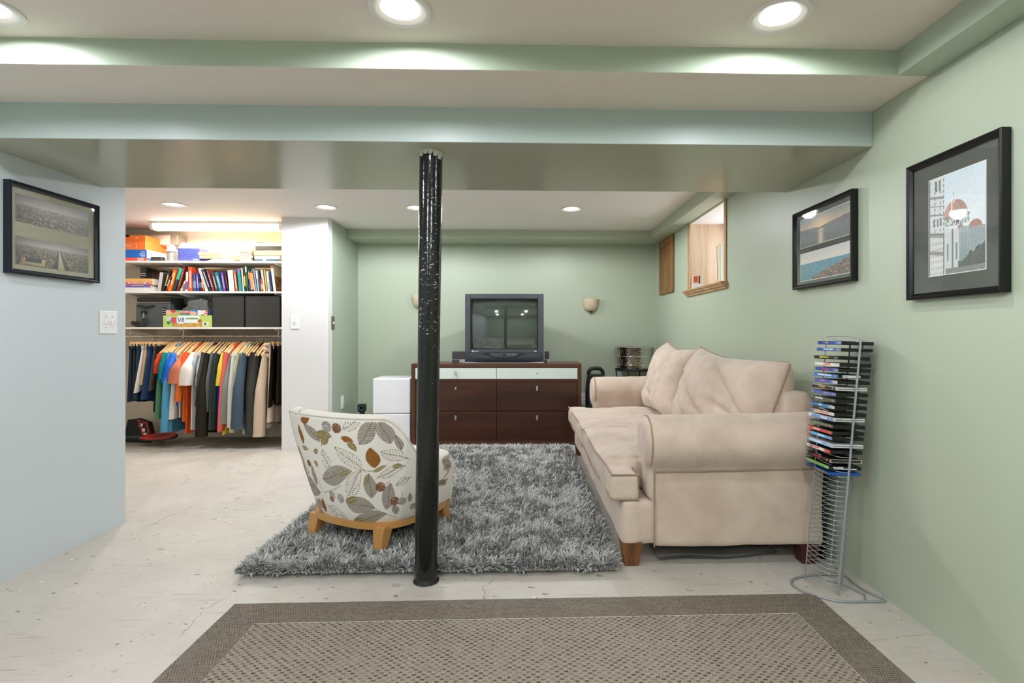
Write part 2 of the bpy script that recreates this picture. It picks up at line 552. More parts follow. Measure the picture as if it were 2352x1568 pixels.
def thin_glass(name, tint=(255, 255, 255), refl=0.07, rough=0.02):
    m = bpy.data.materials.new(name); m.use_nodes = True
    nt = m.node_tree; nt.nodes.remove(nt.nodes['Principled BSDF'])
    fc = nd(nt, 'LayerWeight', {'Blend': 0.5}).outputs['Facing']
    p4 = nd(nt, 'Math', {0: fc, 1: 4.0}, operation='POWER').outputs[0]
    fr = nd(nt, 'Math', {0: p4, 1: 0.55, 2: refl * .5}, operation='MULTIPLY_ADD').outputs[0]
    a = nd(nt, 'BsdfTransparent', {'Color': lin4(tint)}).outputs[0]
    g = nd(nt, 'BsdfGlossy', {'Color': (1, 1, 1, 1), 'Roughness': rough}).outputs[0]
    mx = nt.nodes.new('ShaderNodeMixShader')
    nt.links.new(fr, mx.inputs[0]); nt.links.new(a, mx.inputs[1]); nt.links.new(g, mx.inputs[2])
    nt.links.new(mx.outputs[0], nt.nodes['Material Output'].inputs[0])
    return m
M_GLASS = thin_glass('clear_glass')
win = thing('window_1', None, None, (XR, (WY0 + WY1) / 2, WZ0))
tag(win, 'basement window recess lined with oak on the sage wall', kind='structure')
MB().box(XR - .004, XR + .37, WY1 - .02, WY1, WZ0, WZ1).build('jamb_panel', M_OAKPANEL, win, w=True)
MB().box(XR - .004, XR + .37, WY0, WY0 + .02, WZ0, WZ1).build('jamb_panel', M_OAKPANEL, win, w=True)
MB().box(XR, XR + .37, WY0, WY1, WZ0 - .001, WZ0 + .02).build('sill_board', M_OAKPANEL, win, w=True)
MB().box(XR, XR + .37, WY0, WY1, WZ1 - .012, WZ1).build('head_board', M_CEIL2, win, w=True)
for ya, yb in ((WY1, WY1 + .035), (WY0 - .035, WY0)):
    MB().box(XR - .012, XR, ya, yb, WZ0 - .02, WZ1).build('casing', M_OAK, win, w=True, bevel=.004)
sp = [(0, 0), (-.05, 0), (-.055, -.008), (-.05, -.016), (-.04, -.02), (-.036, -.032), (-.022, -.04), (-.018, -.052), (0, -.056)]
mb = MB()
Ms = Matrix(((1, 0, 0, XR), (0, 0, 1, 0), (0, 1, 0, WZ0 + .014), (0, 0, 0, 1)))
mb.prism(sp, WY0 - .05, WY1 + .05, Ms)
mb.build('sill_nosing', M_OAK, win, w=True, fix=True)
fr = MB()
for a in ((WY0 + .02, WY0 + .06, WZ0, WZ1), (WY1 - .06, WY1 - .02, WZ0, WZ1), (WY0, WY1, WZ0, WZ0 + .05), (WY0, WY1, WZ1 - .05, WZ1), (4.33, 4.37, WZ0, WZ1)):
    fr.box(XR + .335, XR + .365, *a)
fr.build('frame', mat('white_vinyl', (238, 238, 236), .35), win, w=True)
for ya, yb in ((WY0 + .05, 4.335), (4.365, WY1 - .05)):
    MB().box(XR + .347, XR + .352, ya, yb, WZ0 + .04, WZ1 - .04).build('pane', M_GLASS, win, w=True)

# ------------------------------------------------------------------ recessed lights
M_TRIMW = mat('white_lamp_trim', (232, 228, 222), .35)
M_LENS = mat('lit_bulb_lens', (255, 250, 240), .4, emit=14.0, emit_col=(255, 246, 230))
def can(x, y, z, watts, label, far):
    t = thing('recessed_light', label, 'ceiling light', (x, y, z), 0, 'recessed ceiling lights')
    MB().lathe([(.100, 0), (.100, -.004), (.094, -.006), (.078, -.003), (.064, .004), (.058, .03), (.056, .07)], 40, cap=False).build('trim_ring', M_TRIMW, t, smooth=True)
    MB().lathe([(.0, .006), (.030, .009), (.046, .018), (.053, .034), (.056, .055)], 32, cap=False).build('bulb', M_LENS, t, smooth=True)
    MB().lathe([(.0565, .068), (.0, .071)], 32, cap=False).build('housing', M_TRIMW, t)
    l = bpy.data.lights.new('recessed_light_lamp', 'SPOT')
    l.energy = watts; l.color = CAN_COL; l.shadow_soft_size = .055
    l.spot_size = R(177); l.spot_blend = .25
    o = bpy.data.objects.new('lamp', l); COL.objects.link(o)
    o.parent = t; o.location = (0, 0, -.012)
    return t
for (x, y), lb in zip(CANS_NEAR, ('recessed downlight in the near ceiling above the black post', 'recessed downlight in the near ceiling towards the right-hand wall', 'recessed downlight cut off at the upper left corner of the photo')):
    can(x, y, Z1, W_CAN_NEAR, lb, 0)
for (x, y), lb in zip(CANS_ADDED, ('added unseen downlight overhead, left of the camera', 'added unseen downlight overhead, right of the camera', 'added unseen downlight behind the camera on the left', 'added unseen downlight behind the camera on the right')):
    can(x, y, Z1, W_CAN_ADDED, lb, 0)
for (x, y), lb in zip(CANS_FAR, ('recessed downlight in front of the closet', 'recessed downlight in front of the white wall end', 'recessed downlight half hidden behind the black post', 'recessed downlight between the television and the sofa')):
    can(x, y, ZF, W_CAN_CLOSET if x < -1.5 else W_CAN_FAR, lb, 1)

# fluorescent fixture on the closet ceiling
ft = thing('fluorescent_fixture', 'white fluorescent wrap fixture on the closet ceiling', 'ceiling light', (-3.02, 5.36, ZF))
MB().box(-.64, .64, -.07, .07, -.02, 0).build('housing', M_TRIMW, ft)
pr = [(-.065, -.018), (-.07, -.045), (-.05, -.075), (.05, -.075), (.07, -.045), (.065, -.018)]
Mx = Matrix(((0, 0, 1, 0), (1, 0, 0, 0), (0, 1, 0, 0), (0, 0, 0, 1)))
MB().prism(pr, -.61, .61, Mx).build('diffuser', mat('lit_diffuser', (255, 250, 236), .5, emit=5.0, emit_col=(255, 240, 214)), ft, fix=True)
for s in (-1, 1):
    MB().prism([(p[0] * 1.06, p[1] * 1.06 + .001) for p in pr], s * .625 - .015, s * .625 + .015, Mx).build('end_cap', M_TRIMW, ft, fix=True)
l = bpy.data.lights.new('fluorescent_lamp', 'AREA'); l.shape = 'RECTANGLE'; l.size = 1.2; l.size_y = .12
l.energy = W_TUBE; l.color = TUBE_COL
o = bpy.data.objects.new('lamp', l); COL.objects.link(o); o.parent = ft; o.location = (0, 0, -.085)
for _m in (M_LENS, MATS['lit_diffuser']):
    _m.cycles.emission_sampling = 'NONE'      # the lamps beside them already carry this light

# ------------------------------------------------------------------ sofa
def make_suede():
    m = mat('beige_microsuede', (206, 184, 166), 0.85, sheen=0.35, spec=0.2)
    nt = m.node_tree; b = bsdf(m)
    tc = nd(nt, 'TexCoord').outputs['Object']
    n = nd(nt, 'TexNoise', {'Vector': tc, 'Scale': 5.0, 'Detail': 3, 'Roughness': 0.6, 'Distortion': 0.6}).outputs['Fac']
    nt.links.new(mixn(nt, ramp(nt, n, [(0.3, 0.0), (0.66, 1.0)]), lin4((192, 172, 154)), lin4((211, 193, 176))), b.inputs['Base Color'])
    return m
M_SUEDE = make_suede()
M_SUEDE_PIPE = mat('beige_piping', (158, 137, 121), 0.8)
M_LEGWOOD = woodify(mat('walnut_leg', (112, 70, 36), .4), (132, 84, 42), (92, 54, 26), (9, 9, 1.0), 3, 3)
M_LEGRED = mat('dark_red_leg', (72, 26, 22), .5)

SX0, SX1, SY0, SY1 = 0.452, 1.435, 2.475, 4.88
sofa = thing('sofa', 'beige microsuede two-seat sofa with rolled arms and loose back pillows', 'sofa', (.93, 3.68, 0))
# base with front rail
mb = MB()
mb.box(SX0 + .03, SX1, SY0 + .02, SY1 - .02, .10, .31)
mb.box(SX0 + .012, SX0 + .08, SY0 + .012, SY1 - .012, .095, .31)
soft(mb, 'base', M_SUEDE, sofa, .017, 7, disp=.006, dscale=3.0)
# arms
def arm(sign, ya, dx=0.0):
    """ya: outer face of the side panel; sign +1 when the seat lies at larger Y"""
    cy, cz, r = ya + sign * .065, .582, .128
    mb = MB()
    mb.box(.615 + dx, SX1 - .01, min(ya + sign * .004, ya + sign * .165), max(ya + sign * .004, ya + sign * .165), .095, .60)
    prof = []
    n = 26
    for i in range(n):
        w = 2 * math.pi * i / n
        prof.append((math.cos(w), math.sin(w)))
    rows = []
    xs = [.565 + dx, .573 + dx, .60 + dx, .66 + dx, .9, 1.2, SX1 + .01]
    rs = [.75, .93, 1.0, 1.0, 1.0, 1.02, 1.02]
    for x, k in zip(xs, rs):
        rows.append([(x, cy + sign * (-.006 if x > 1 else 0) + r * k * c, cz + .012 * (x - .6) + r * k * s * 1.0) for c, s in prof])
    mb.grid(rows, closed_u=True)
    mb.add(rows[0], [tuple(range(n))]); mb.add(rows[-1], [tuple(range(n - 1, -1, -1))])
    mb.box(.585 + dx, .64 + dx, min(ya + sign * .02, ya + sign * .16), max(ya + sign * .02, ya + sign * .16), .32, .56)
    o = soft(mb, 'arm', M_SUEDE, sofa, .014, 7, disp=.005, dscale=4.0, seed=ya)
    ring = [(.592 + dx, cy + .122 * math.cos(t), cz + .122 * math.sin(t)) for t in [R(-50 if sign > 0 else 230) + (R(280) * k / 30) * (1 if sign > 0 else -1) for k in range(31)]]
    MB().tube(ring, .0055, 6).build('piping', M_SUEDE_PIPE, o, smooth=True, w=True)
    # side seam where the panel meets the front rail
    MB().tube([(.612 + dx, ya - sign * .001, .10), (.612 + dx, ya - sign * .001, .46)], .0035, 6).build('seam', M_SUEDE_PIPE, o, smooth=True, w=True)
    MB().tube([(x, ya - sign * .004, .452 + .012 * (x - .6)) for x in np.linspace(.62, SX1 - .02, 12)], .004, 6).build('seam', M_SUEDE_PIPE, o, smooth=True, w=True)
arm(1, SY0)
arm(-1, SY1, .045)
# back
mb = MB().box(1.30, SX1 + .015, SY0 + .14, SY1 - .14, .2, .775)
mb.box(1.31, SX1 + .01, SY0 + .16, SY1 - .16, .7, .80)
soft(mb, 'back', M_SUEDE, sofa, .02, 6, disp=.01)
# seat cushions (T-shaped ends run in front of the arms)
def seat(y0, y1, ear, seed):
    mb = MB()
    z0, z1 = .312, .438
    X0 = .405
    mb.box(X0, 1.24, y0, y1, z0, z1)
    mb.box(X0 + .02, 1.2, y0 + .03, y1 - .03, z1 - .02, z1 + .014)
    mb.box(X0 + .05, 1.1, y0 + .1, y1 - .1, z1 - .02, z1 + .03)
    if ear < 0: mb.box(X0, .545, SY0 + .012, y0 + .1, z0, z1)
    if ear > 0: mb.box(X0, .545, y1 - .1, SY1 - .012, z0, z1)
    o = soft(mb, 'seat_cushion', M_SUEDE, sofa, .0135, 8, disp=.016, dscale=3.2, seed=seed)
    ya = SY0 + .018 if ear < 0 else y0 + .01
    yb = SY1 - .018 if ear > 0 else y1 - .01
    for z in (z1 - .004, z0 + .006):
        pts = [(X0 + .003 + .004 * math.sin(9 * t), ya + .006 + (yb - ya - .012) * t, z + .006 * math.sin(7 * t + seed)) for t in np.linspace(0, 1, 24)]
        if ear < 0:
            pts = [(.545, ya + .001, z)] + [(X0 + .04, ya + .001, z), (X0 + .012, ya + .003, z)] + pts[1:]
        MB().tube(pts, .0052, 6).build('piping', M_SUEDE_PIPE, o, smooth=True, w=True)
seat(SY0 + .195, 3.675, -1, 1.0)
seat(3.685, SY1 - .195, 1, 5.0)

def pillow(cy, wy, hz, zc, xc, tilt, thick, seed, ears, yaw=0.0):
    """loose back pillow facing -X; ears: pull of the four corners (far-top, near-top, far-bottom, near-bottom)"""
    n = 54
    u = np.linspace(-1, 1, n)
    U, V = np.meshgrid(u, u)
    f = np.clip((1 - np.abs(U) ** 4.2), 0, 1) ** .5 * np.clip((1 - np.abs(V) ** 3.2), 0, 1) ** .5
    edge = 1 - .07 * (1 - np.abs(V)) * (np.abs(U) ** 3) * 1.0
    edge2 = 1 - .10 * (1 - np.abs(U) ** 1.5) * (np.abs(V) ** 3)
    Y = U * wy / 2 * edge
    Z = V * hz / 2 * edge2
    for (su, sv), e in zip(((1, 1), (-1, 1), (1, -1), (-1, -1)), ears):
        k = np.clip((su * U + 1) / 2, 0, 1) ** 5 * np.clip((sv * V + 1) / 2, 0, 1) ** 5
        Y = Y + k * su * e * .7; Z = Z + k * sv * e
    wr = np.array([[noise.fractal(Vector((a * 1.1 + seed, b * .9, .3)), 1.1, 2.0, 4) for a in u] for b in u])
    fold = np.array([[abs(noise.noise(Vector((a * 1.5 - b * 1.3 + seed * 2, (a + b) * .3, 1.3)))) for a in u] for b in u])
    T = thick * f * (1 + .22 * wr) - .05 * np.exp(-(fold / .07) ** 2) * f * (.5 + .5 * np.clip(wr + .5, 0, 1))
    T = np.maximum(T, 0.001 + .012 * (f > .05))
    front = np.stack([-T, Y, Z], -1); back = np.stack([T * .95, Y, Z], -1)
    Vv = np.concatenate([front.reshape(-1, 3), back.reshape(-1, 3)])
    F = grid_faces(n, n)
    Fb = F[:, ::-1] + n * n
    A = Matrix.Translation((xc, cy, zc)) @ Matrix.Rotation(yaw, 4, 'Z') @ Matrix.Rotation(tilt, 4, 'Y')
    A3 = np.array(A.to_3x3()); L = np.array(A.translation) - np.array(sofa.location)
    Vw = Vv @ A3.T + L
    o = big_mesh('back_pillow', Vw, np.concatenate([F[:, ::-1], Fb[:, ::-1]]), M_SUEDE, None, sofa, True)
    bm = bmesh.new(); bm.from_mesh(o.data)
    bmesh.ops.remove_doubles(bm, verts=bm.verts, dist=.0025)
    bmesh.ops.recalc_face_normals(bm, faces=bm.faces)
    bm.to_mesh(o.data); bm.free()
    ring = [(0, j) for j in range(n)] + [(i, n - 1) for i in range(1, n)] + [(n - 1, j) for j in range(n - 2, -1, -1)] + [(i, 0) for i in range(n - 2, 0, -1)]
    pts = []
    for i, j in ring[::2]:
        p = np.array([0, Y[i, j], Z[i, j]]) @ A3.T + L
        pts.append(tuple(p))
    MB().tube(pts, .006, 6, closed=True).build('piping', M_SUEDE_PIPE, o, smooth=True)
pillow(3.185, 1.09, .56, .695, 1.225, R(17), .185, 2.0, (.045, -.01, 0, 0), R(5))
pillow(4.215, .93, .57, .715, 1.185, R(19), .175, 7.3, (.045, .0, 0, 0), R(0))
# legs
for x, y, m in ((SX0 + .06, SY0 + .06, M_LEGWOOD), (SX0 + .06, SY1 - .06, M_LEGWOOD), (SX1 - .07, SY0 + .06, M_LEGRED), (SX1 - .07, SY1 - .06, M_LEGRED)):
    a, b = .034, .05
    MB().hexa([(x - a, y - a, 0), (x + a, y - a, 0), (x + a, y + a, 0), (x - a, y + a, 0)],
              [(x - b, y - b, .115), (x + b, y - b, .115), (x + b, y + b, .115), (x - b, y + b, .115)]).build('leg', m, sofa, w=True, bevel=.003)

# ------------------------------------------------------------------ post
def make_post_mat():
    m = mat('black_gloss_paint', (14, 17, 16), 0.16, spec=0.5, bump=0.12, bscale=55)
    nt = m.node_tree; b = bsdf(m)
    tc = nd(nt, 'TexCoord').outputs['Object']
    z = nd(nt, 'SeparateXYZ', {0: tc}).outputs['Z']
    mp = nd(nt, 'Mapping', {'Vector': tc, 'Scale': (1, 1, 2.6)}).outputs[0]
    n = nd(nt, 'TexNoise', {'Vector': mp, 'Scale': 40, 'Detail': 5.0, 'Roughness': .7}).outputs['Fac']
    band = ramp(nt, nd(nt, 'MapRange', {0: z, 1: 0.0, 2: 2.0, 3: 0.0, 4: 1.0}).outputs[0], [(0.42, 0.0), (0.55, 0.07), (0.68, 0.085), (0.8, 0.03), (0.93, 0.02), (0.955, 0.17)])
    k = nd(nt, 'Math', {0: n, 1: band}, operation='ADD').outputs[0]
    nt.links.new(mixn(nt, ramp(nt, k, [(0.695, 0.0), (0.705, 1.0)]), lin4((14, 17, 16)), lin4((190, 190, 184))), b.inputs['Base Color'])
    return m
post = thing('support_post', 'black painted steel post with chipped paint under the beam', 'post', (-.434, 2.375, 0))
lean = .022
mb = MB()
rows = []
for k in range(21):
    t = k / 20; z = t * (ZB + .002)
    rr = .0495 * (1 + .02 * math.sin(9 * t))
    rows.append([(lean * t + rr * math.cos(a), rr * math.sin(a), z) for a in [2 * math.pi * j / 40 for j in range(40)]])
mb.grid(rows, closed_u=True)
mb.build('pipe', make_post_mat(), post, smooth=True)
MB().lathe([(.053, 0), (.057, .004), (.053, .012), (.0495, .02)], 32).build('foot_weld', mat('black_weld', (20, 20, 20), .5, bump=.6, bscale=120), post, smooth=True)
mb = MB()
for k in range(15):
    a = 2 * math.pi * k / 15 + .2
    h = .02 + .022 * random.random()
    mb.hexa([(.0505 * math.cos(a + d) * q, .0505 * math.sin(a + d) * q, -h) for d, q in ((-.15, 1.0), (-.15, 1.05), (.15, 1.05), (.15, 1.0))],
            [(.0505 * math.cos(a + d) * q, .0505 * math.sin(a + d) * q, 0) for d, q in ((-.22, 1.0), (-.22, 1.09), (.22, 1.09), (.22, 1.0))])
mb.build('paint_flakes', mat('old_cream_paint', (196, 196, 180), .6), post, loc=(lean, 0, ZB - .001), fix=True)

# ------------------------------------------------------------------ shag rug
rug = thing('shag_rug', 'shaggy mid-grey area rug between the armchair and the sofa', 'rug', (-.43, 3.76, 0))
rx0, rx1, ry0, ry1 = -1.285, .425, 2.435, 5.045
M_PILEBASE = mat('dark_rug_backing', (62, 64, 66), .95)
MB().box(rx0 + .02, rx1 - .02, ry0 + .025, ry1 - .02, .002, .014).build('backing', M_PILEBASE, rug, w=True)
def shag():
    n = 92000
    # denser towards the camera, where single tufts can be told apart
    x = RNG.uniform(rx0, rx1, n)
    t = RNG.random(n)
    y = ry0 + (ry1 - ry0) * t ** 1.35
    a1 = fbm((x + 3) / 3, y / 3, 27, 3) * 2 - 1
    a2 = fbm((x + 3) / 3, y / 3, 55, 9) * 2 - 1
    ang = a1 * 3.0 + a2 * 5.0 + RNG.normal(0, .55, n)
    lean_ = np.clip(.62 + RNG.normal(0, .2, n) + a2 * .35, .1, 1.2)
    # edges splay outwards
    ex = np.where(x - rx0 < .03, -1.0, np.where(rx1 - x < .03, 1.0, 0.0))
    ey = np.where(y - ry0 < .03, -1.0, np.where(ry1 - y < .03, 1.0, 0.0))
    dx, dy = np.cos(ang) + ex * 1.1, np.sin(ang) + ey * 1.1
    dl = np.hypot(dx, dy) + 1e-6; dx /= dl; dy /= dl
    px_, py_ = x - (-.43), y - 3.76
    keep = (np.hypot(x + .434, y - 2.375) > .085)
    L = RNG.uniform(.036, .062, n) * (1 + .1 * a1)
    wdt = RNG.uniform(.0034, .0062, n)
    tw = RNG.uniform(0, math.pi, n)
    V = np.zeros((n, 4, 2, 3), np.float32)
    for r, (s, k) in enumerate(((0, .8), (.38, 1.0), (.74, .85), (1.0, .3))):
        out = L * s * np.sin(lean_ * (.35 + .95 * s))
        up = L * s * np.cos(lean_ * (.35 + .95 * s))
        cx, cy, cz = px_ + dx * out, py_ + dy * out, .012 + np.maximum(up, .004 * s)
        sx, sy = -dy * np.cos(tw) + dx * np.sin(tw) * .6, dx * np.cos(tw) + dy * np.sin(tw) * .6
        for q, sg in enumerate((-1, 1)):
            V[:, r, q, 0] = cx + sg * sx * wdt * k
            V[:, r, q, 1] = cy + sg * sy * wdt * k
            V[:, r, q, 2] = cz + sg * np.sin(tw) * wdt * k * .5
    V = V[keep]; m_ = len(V)
    base = (np.arange(m_) * 8)[:, None, None]
    q = np.array([[0, 1, 3, 2], [2, 3, 5, 4], [4, 5, 7, 6]])[None]
    F = (base + q).reshape(-1, 4)
    shade = np.clip(.52 + .5 * (RNG.random(n)[keep] - .5) + .05 * a1[keep], 0, 1)
    c0, c1 = lin((122, 123, 121)), lin((220, 221, 217))
    cc = c0[None] + (c1 - c0)[None] * shade[:, None]
    cols = np.repeat(cc, 8, axis=0)
    o = big_mesh('pile', V.reshape(-1, 3), F, attr_mat('grey_shag_yarn', .75, spec=.3), cols, rug, True)
    o['kind'] = 'stuff'
shag()

# ------------------------------------------------------------------ flat-woven rug
def make_weave(border):
    m = mat('woven_border' if border else 'woven_field', (150, 138, 122), .85, spec=.2)
    nt = m.node_tree; b = bsdf(m)
    P = nd(nt, 'TexCoord').outputs['Object']
    s = nd(nt, 'SeparateXYZ', {0: P})
    M_ = lambda op, a, c=0.0: nd(nt, 'Math', {0: a, 1: c}, operation=op).outputs[0]
    n = nd(nt, 'TexNoise', {'Vector': nd(nt, 'Mapping', {'Vector': P, 'Rotation': (0, 0, .5), 'Scale': (420, 60, 1)}).outputs[0], 'Scale': 1.0, 'Detail': 1.0}).outputs['Fac']
    if border:
        a, h = M_('MULTIPLY', s.outputs['X'], 1 / .0095), M_('MULTIPLY', s.outputs['Y'], 1 / .0105)
    else:
        a, h = M_('MULTIPLY', s.outputs['X'], 1 / .0305), M_('MULTIPLY', s.outputs['Y'], 1 / .0127)
    row = M_('FLOOR', h)
    odd = M_('MULTIPLY', M_('MODULO', M_('ADD', row, 4000.0), 2.0), .5)
    fx, fy = M_('FRACT', M_('ADD', a, odd)), M_('FRACT', h)
    dxx = M_('ABSOLUTE', M_('SUBTRACT', fx, .5)); dyy = M_('ABSOLUTE', M_('SUBTRACT', fy, .5))
    if border:
        d = M_('ADD', M_('MULTIPLY', dxx, 1.2), M_('MULTIPLY', dyy, 1.0))
        k = ramp(nt, d, [(.2, 1.0), (.5, 0.0)])
    else:
        kx, ky = ramp(nt, dxx, [(.17, 1.0), (.25, 0.0)]), ramp(nt, dyy, [(.2, 1.0), (.42, 0.0)])
        k = M_('MULTIPLY', kx, ky)
    n3 = nd(nt, 'TexNoise', {'Vector': P, 'Scale': 46.0, 'Detail': 1.0}).outputs['Fac']
    k2 = M_('MULTIPLY', M_('MULTIPLY', k, ramp(nt, n, [(.25, .55), (.6, 1.0)])), ramp(nt, n3, [(.36, .3), (.6, 1.0)]))
    c1, c2, cd = ((146, 137, 124), (112, 104, 93), (68, 60, 52)) if border else ((166, 157, 143), (134, 126, 113), (78, 68, 57))
    light = mixn(nt, ramp(nt, n, [(.35, 0.0), (.65, 1.0)]), lin4(c2), lin4(c1))
    nt.links.new(mixn(nt, k2, light, lin4(cd)), b.inputs['Base Color'])
    bp = nd(nt, 'Bump', {'Height': k2, 'Strength': 0.7, 'Distance': 0.004}, invert=True)
    nt.links.new(bp.outputs[0], b.inputs['Normal'])
    return m
fr_ = thing('flatweave_rug', 'brown-grey flat-woven rug with a darker border in the foreground', 'rug', (.035, 1.2, 0), R(.5))
W2, YF, YN, BW = 1.195, .992, -.75, .155
M_WF, M_WB = make_weave(False), make_weave(True)
MB().box(-W2 + BW, W2 - BW, YN + BW, YF - BW, .001, .0085).build('field', M_WF, fr_)
mb = MB()
o_, i_ = [(-W2, YN), (W2, YN), (W2, YF), (-W2, YF)], [(-W2 + BW, YN + BW), (W2 - BW, YN + BW), (W2 - BW, YF - BW), (-W2 + BW, YF - BW)]
for k in range(4):
    l = (k + 1) % 4
    mb.hexa([(*o_[k], .001), (*o_[l], .001), (*i_[l], .001), (*i_[k], .001)], [(*o_[k], .0075), (*o_[l], .0075), (*i_[l], .0085), (*i_[k], .0085)])
mb.build('border', M_WB, fr_)
MB().tube([(*p, .0088) for p in i_], .0011, 5, closed=True).build('stitching', mat('cream_thread', (204, 196, 182), .8), fr_)

# ------------------------------------------------------------------ dresser
M_CHERRY = woodify(mat('dark_cherry_wood', (74, 34, 20), .3), (72, 37, 22), (49, 23, 13), (.25, 4, 4), 2.0, 6.0, rough=.28, axis='Z')
M_CHERRY2 = woodify(mat('cherry_frame_wood', (98, 52, 30), .3), (92, 52, 31), (74, 39, 23), (.25, 4, 4), 2.0, 5.0, rough=.3, axis='Z')
M_MINT = mat('mint_white_glass', (218, 230, 220), .12, spec=.6)
M_CHROME = mat('brushed_nickel', (200, 200, 198), .3, 1.0)
M_PINE = woodify(mat('pine_board', (206, 170, 126), .5), (214, 182, 140), (190, 150, 106), (.8, 8, 8), 2, 4)
M_DARK = mat('dark_recess', (16, 12, 10), .8)
DRZ = R(-1.5)
dr = thing('dresser', 'dark cherry dresser with pale glass top drawers under the television', 'dresser', (-.27, 5.25, 0), DRZ)
hw, dd, hh, th = .84, .47, .803, .036
mb = MB()
mb.box(-hw, -hw + th, 0, dd, .006, hh - th).box(hw - th, hw, 0, dd, .006, hh - th)
mb.box(-hw, hw, 0, dd, hh - th, hh).box(-hw + th, hw - th, .01, dd, .012, .04)
mb.build('carcass', M_CHERRY2, dr, bevel=.003)
MB().box(-hw + th, hw - th, .03, dd - .01, .04, hh - th).build('body', M_DARK, dr)
MB().box(-hw + th, hw - th, .012, .05, .626, .65).build('rail', M_CHERRY2, dr, bevel=.002)
MB().box(-.52, .60, .03, .06, .0005, .0115).build('plinth_board', M_PINE, dr)
for row, (z0, z1, m) in enumerate(((.652, .762, M_MINT), (.338, .622, M_CHERRY), (.042, .333, M_CHERRY))):
    for s, (x0, x1) in enumerate(((-hw + th + .003, -.002), (.002, hw - th - .003))):
        d = MB().box(x0, x1, .004, .03, z0, z1).build('drawer', m, dr, bevel=.002)
        xc, zc = (x0 + x1) / 2, (z0 + z1) / 2
        if row == 0: zc -= 0; xc += 0
        else: zc = z1 - .06
        if row == 0 and s == 1:
            MB().lathe([(.004, 0), (.004, .006), (.0, .007)], 12, Matrix.Translation((xc, .004, zc)) @ Matrix.Rotation(R(90), 4, 'X')).build('screw_hole', M_DARK, d)
        else:
            hh_ = .022 if (row == 1 and s == 0) else .045
            MB().box(xc - .009, xc + .009, -.012, -.007, zc - hh_ / 2, zc + hh_ / 2).box(xc - .004, xc + .004, -.008, .006, zc - .006, zc + .006).build('pull', M_CHROME, d, bevel=.001)

# ------------------------------------------------------------------ television
M_TVP = mat('charcoal_tv_plastic', (66, 69, 74), .45)
M_TVL = mat('dark_slate_tv_plastic', (40, 46, 52), .38)
M_BLK = mat('black_plastic', (14, 14, 15), .4)
M_SCREEN = mat('crt_glass', (52, 62, 54), .04, spec=1.0, coat=1.0)
bsdf(M_SCREEN).inputs['Coat Roughness'].default_value = .02
tv = thing('crt_television', 'big charcoal tube television on the dresser', 'television', (-.195, 5.335, hh + .002), DRZ)
tw_, tht = .395, .695
sx_, sz0, sz1 = .34, .135, .645
mb = MB()
mb.box(-tw_, -sx_, 0, .09, .10, tht).box(sx_, tw_, 0, .09, .10, tht).box(-sx_, sx_, 0, .09, sz1, tht).box(-sx_, sx_, 0, .09, .10, sz0)
mb.build('bezel', M_TVP, tv, bevel=.006)
mb = MB()
for x0, x1, z0, z1 in ((-sx_, -sx_ + .007, sz0, sz1), (sx_ - .007, sx_, sz0, sz1), (-sx_, sx_, sz1 - .007, sz1), (-sx_, sx_, sz0, sz0 + .007)):
    mb.box(x0, x1, .008, .06, z0, z1)
mb.build('screen_gasket', M_BLK, tv)
n = 22
rows = []
for j in range(n + 1):
    v = -1 + 2 * j / n
    rows.append([((sx_ - .004) * u, .016 + .024 * (.75 * u * u + .55 * v * v), (sz0 + sz1) / 2 + (sz1 - sz0 - .008) / 2 * v) for u in [-1 + 2 * i / n for i in range(n + 1)]])
MB().grid(rows).build('screen', M_SCREEN, tv, smooth=True, sharp=0)
# lower speaker panel with swept control recess
xs = np.linspace(-1, 1, 41)
rows = []
for z, in ((.0,), (.012,), (.03,), (.05,), (.07,), (.088,), (.104,)):
    rows.append([(tw_ * u, -.012 * (1 - abs(u) ** 4) * math.sin(math.pi * min(1, z / .11)) - .004, z) for u in xs])
pm = MB().grid(rows)
pm.box(-tw_, tw_, .0, .09, 0, .1)
pm.build('lower_panel', M_TVL, tv, smooth=True, sharp=30)
swp = [(-.22, .092), (-.165, .09), (-.14, .068), (-.10, .057), (0, .052), (.10, .057), (.14, .068), (.165, .09), (.22, .092), (.165, .101), (-.165, .101)]
Mf = Matrix(((1, 0, 0, 0), (0, 0, 1, 0), (0, 1, 0, 0), (0, 0, 0, 1)))
MB().prism(swp, -.0205, -.012, Mf).build('control_recess', M_BLK, tv, fix=True)
MB().prism([(-.15, .0995), (-.128, .072), (-.09, .0635), (0, .059), (.09, .0635), (.128, .072), (.15, .0995)], -.0225, -.013, Mf).build('control_panel', M_TVP, tv, fix=True, bevel=.002)
M_SILVER = mat('silver_plastic', (176, 180, 182), .35, .4)
MB().lathe([(.010, 0), (.0095, .004), (.0, .0055)], 20, Matrix.Translation((0, -.0225, .082)) @ Matrix.Rotation(R(90), 4, 'X')).build('power_button', M_BLK, tv, smooth=True)
for k in range(6):
    MB().box(.035 + k * .0145, .043 + k * .0145, -.0245, -.022, .083, .0875).build('button', M_SILVER, tv)
MB().box(-tw_, tw_, -.006, .0, .0, .012).build('base_strip', M_SILVER, tv, bevel=.002)
tx = mat('printed_light_grey', (206, 210, 212), .5)
mb = MB()
for k, w_ in enumerate((.006, .005, .007, .005, .006, .006)): mb.box(-.305 + k * .0078, -.305 + k * .0078 + w_, -.0012, .001, .1155, .1215)
mb.build('maker_mark', tx, tv)
MB().lathe([(.0085, 0), (.0085, .001)], 20, Matrix.Translation((-.318, -.0002, .1185)) @ Matrix.Rotation(R(90), 4, 'X')).build('badge', tx, tv)
mb = MB()
